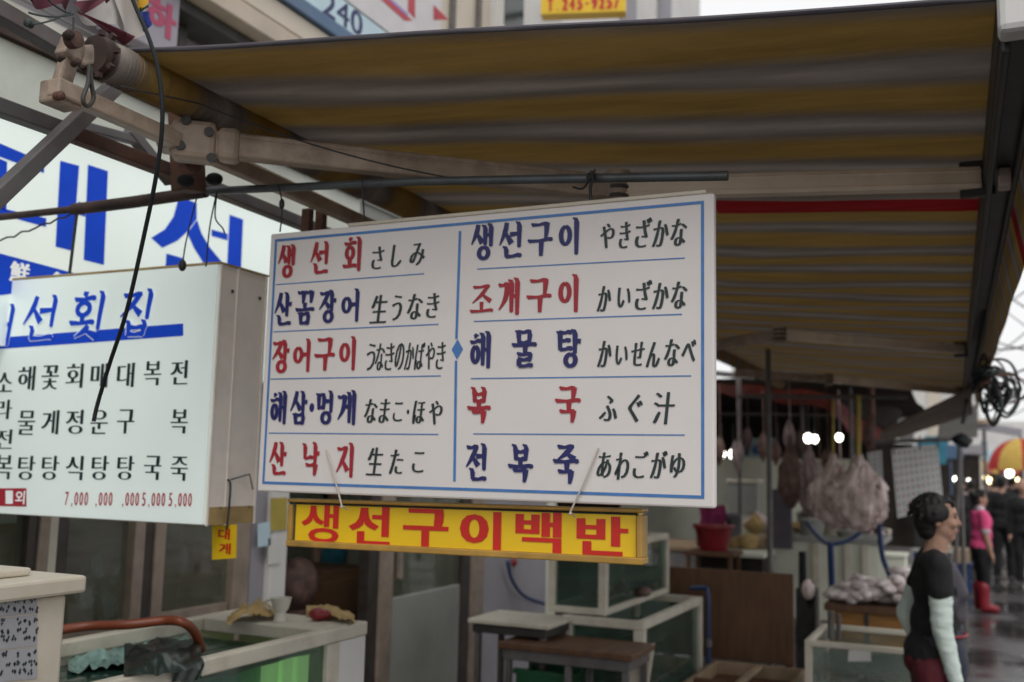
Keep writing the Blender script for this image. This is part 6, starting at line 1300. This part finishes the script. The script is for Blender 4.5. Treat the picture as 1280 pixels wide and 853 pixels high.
    for s in (-1, 1):
        fb = MB(); yo = stride*s; an = (s*.088, -.015+yo, .075)
        if boots:
            C(fb, (s*.088, -.01+yo*.9, .33), an, .082, .068); C(fb, an, (an[0]+s*.012, an[1]+.15, .05), .060, .050); blob('boot', fb, M[boots], root, voxel, 3)
        else:
            C(fb, an, (an[0]+s*.012, an[1]+.14, .038), .044, .037); C(fb, an, (an[0], an[1]-.035, .042), .044, .042); blob('shoe', fb, M[shoes], root, voxel, 3)
    return root, W, C, E, slv, k, Mx
# the woman in black at the tanks
wx, wy = -.215, 5.22
root, W, C, E, slv, k, Mx = person('woman in black top and pale mint arm sleeves standing beside the clear tank, side on', (wx, wy), R(-80), 1.565, 'knit_black', 'maroon', sleeve_end=.42, arms=(((.02, -.36), (-.30, .40)), ((.10, .06), (-.02, .26))), stout=1.0, lean=.06, voxel=.011, detail=True, hair='bob', shoes='boot_red')
for i in (1, 0):
    sh, el, wr = slv[i]; q = MB(); C(q, sh.lerp(el, .36), el, .054, .047); C(q, el, wr, .047, .034); folds(blob('arm_sleeve', q, M['mint'], root, .009, 4), .004, (10, 10, 26))
# raglan front panel
q = MB()
for s in (-1, 1): C(q, (s*.10, .045, 1.26), (s*.080, .095, 1.15), .044, .048); C(q, (s*.07, .092, 1.14), (s*.05, .095, 1.05), .043, .046)
E(q, (0, .045, 1.12), (.150, .082, .09)); C(q, (.13, .02, 1.27), (.15, .03, 1.14), .05, .03); C(q, (-.13, .02, 1.27), (-.15, .03, 1.14), .05, .03); folds(blob('chest_panel', q, M['knit_grey'], root, .010, 4), .008)
q = MB(); E(q, (0, .030, .84), (.164, .128, .26)); C(q, (-.07, .06, .62), (-.07, .05, .45), .082, .076); C(q, (.07, .06, .62), (.07, .05, .45), .082, .076); C(q, (-.04, .07, .98), (.04, .07, .98), .062, .062); folds(blob('apron', q, M['apron'], root, .012, 5), .009, (8, 8, 3))
q = MB(); q.tube([W(.150*math.sin(a), .030+.1195*math.cos(a), .955) for a in [i*.12-1.2 for i in range(21)]], .008, 6); q.build('apron_band', M['boot_red'], root)
q = MB(); q.grid(lambda u, v: W(-.13+.05*u, .12+.03*u+.012*math.sin(v*6), .93-.30*v), 4, 8); q.build('apron_tie', M['red_plastic'], root, smooth=80)
for s in (-1, 1):
    q = MB(); E(q, (s*.031, .079, 1.500), (.012, .008, .006)); q.build('eye', M['hair'], root, smooth=60); q = MB(); E(q, (s*.031, .087, 1.524), (.017, .006, .004)); q.build('eyebrow', M['hair'], root, smooth=60)
q = MB(); E(q, (0, .097, 1.434), (.021, .006, .0065)); q.build('lips', mat('lips', (.30, .09, .08), .4), root, smooth=60)
# the woman in pink
p = on_z(1229, 765, 0)
root2, W, C, E, slv2, k, Mx2 = person('woman in bright pink shirt, black trousers and red rubber boots in the street', (p.x, p.y), R(-72), 1.50, 'pink', 'suit', sleeve_end=.62, arms=(((.08, .15), (0, .5)), ((.08, .05), (0, .25))), stout=1.12, voxel=.014, boots='boot_red', hair='perm')
q = MB(); 
for sh, el, wr in slv2: C(q, sh.lerp(el, .66), sh.lerp(el, .72), .062, .062)
C(q, (-.03, 0, 1.345), (.03, 0, 1.345), .058, .058); blob('trim', q, M['collar'], root2, .012, 2)
# dark suited man and other passers-by, from behind
p = on_z(1256, 727, 0)
person('man in a dark suit walking away beyond the woman in pink', (p.x, p.y), R(-8), 1.72, 'suit', 'suit', long_sleeve=True, voxel=.016, stride=.07, arms=((.12, -.1), (.12, .12)))
p = on_z(1204, 742, 0)
person('figure in dark jacket standing behind the head of the woman in black', (p.x, p.y+1.2), R(160), 1.66, 'knit_black', 'suit', long_sleeve=True, voxel=.016, hair='bob')
p = on_z(1284, 735, 0)
person('dark clad passer-by cut by the right edge of the photo', (p.x, p.y), R(170), 1.66, 'suit', 'suit', long_sleeve=True, voxel=.018)
fp = [(1217, 700, 20, 'grey_cloth', 'passer-by in pale grey seen between the dark jacket and the pink shirt', R(0), 1.62), (1246, 690, 0, 'suit', 'distant dark haired passer-by left of the suited man', R(10), 1.66), (1268, 684, 0, 'knit_black', 'distant passer-by in black right of the suited man', R(-10), 1.7), (1275, 676, 0, 'maroon', 'far passer-by in dark red under the large parasol', R(180), 1.6)]
for px, py, _, m, lbl, a_, h_ in fp:
    p = on_z(px, py, 0); person(lbl, (p.x, p.y), a_, h_, m, 'suit', long_sleeve=True, voxel=.022)
# diner inside the shop
p = on_x(412, 700, -4.35)
person('diner in a teal shirt inside the shop, behind the yellow sign', (p.x, p.y), R(-90), 1.52, 'teal', 'suit', voxel=.018, hair='bob', z0=.06)
q = MB(); p = on_x(372, 735, -3.7); q.sph((p.x, p.y, p.z+.02), (.12, .14, .16)); q.tube([(p.x, p.y, p.z-.12), (p.x, p.y, .07)], .08, 10); tag(q.build('covered_stool', M['net_brown'], smooth=60), 'stool with a dark flowery cover inside the shop entrance', 'stool')
for px, py, m, lbl, a_, h_ in [(1238, 672, 'teal', 'far passer-by in teal seen above the pink shirt', R(170), 1.6), (1258, 668, 'grey_cloth', 'far passer-by in grey left of the large parasol pole', R(0), 1.65), (1230, 660, 'cabinet', 'farthest passer-by in a cream top', R(5), 1.6), (1279, 664, 'blue_plastic', 'farthest passer-by in dark blue at the right edge', R(180), 1.68)]:
    p = on_z(px, py, 0); person(lbl, (p.x, p.y), a_, h_, m, 'suit', long_sleeve=True, voxel=.03)
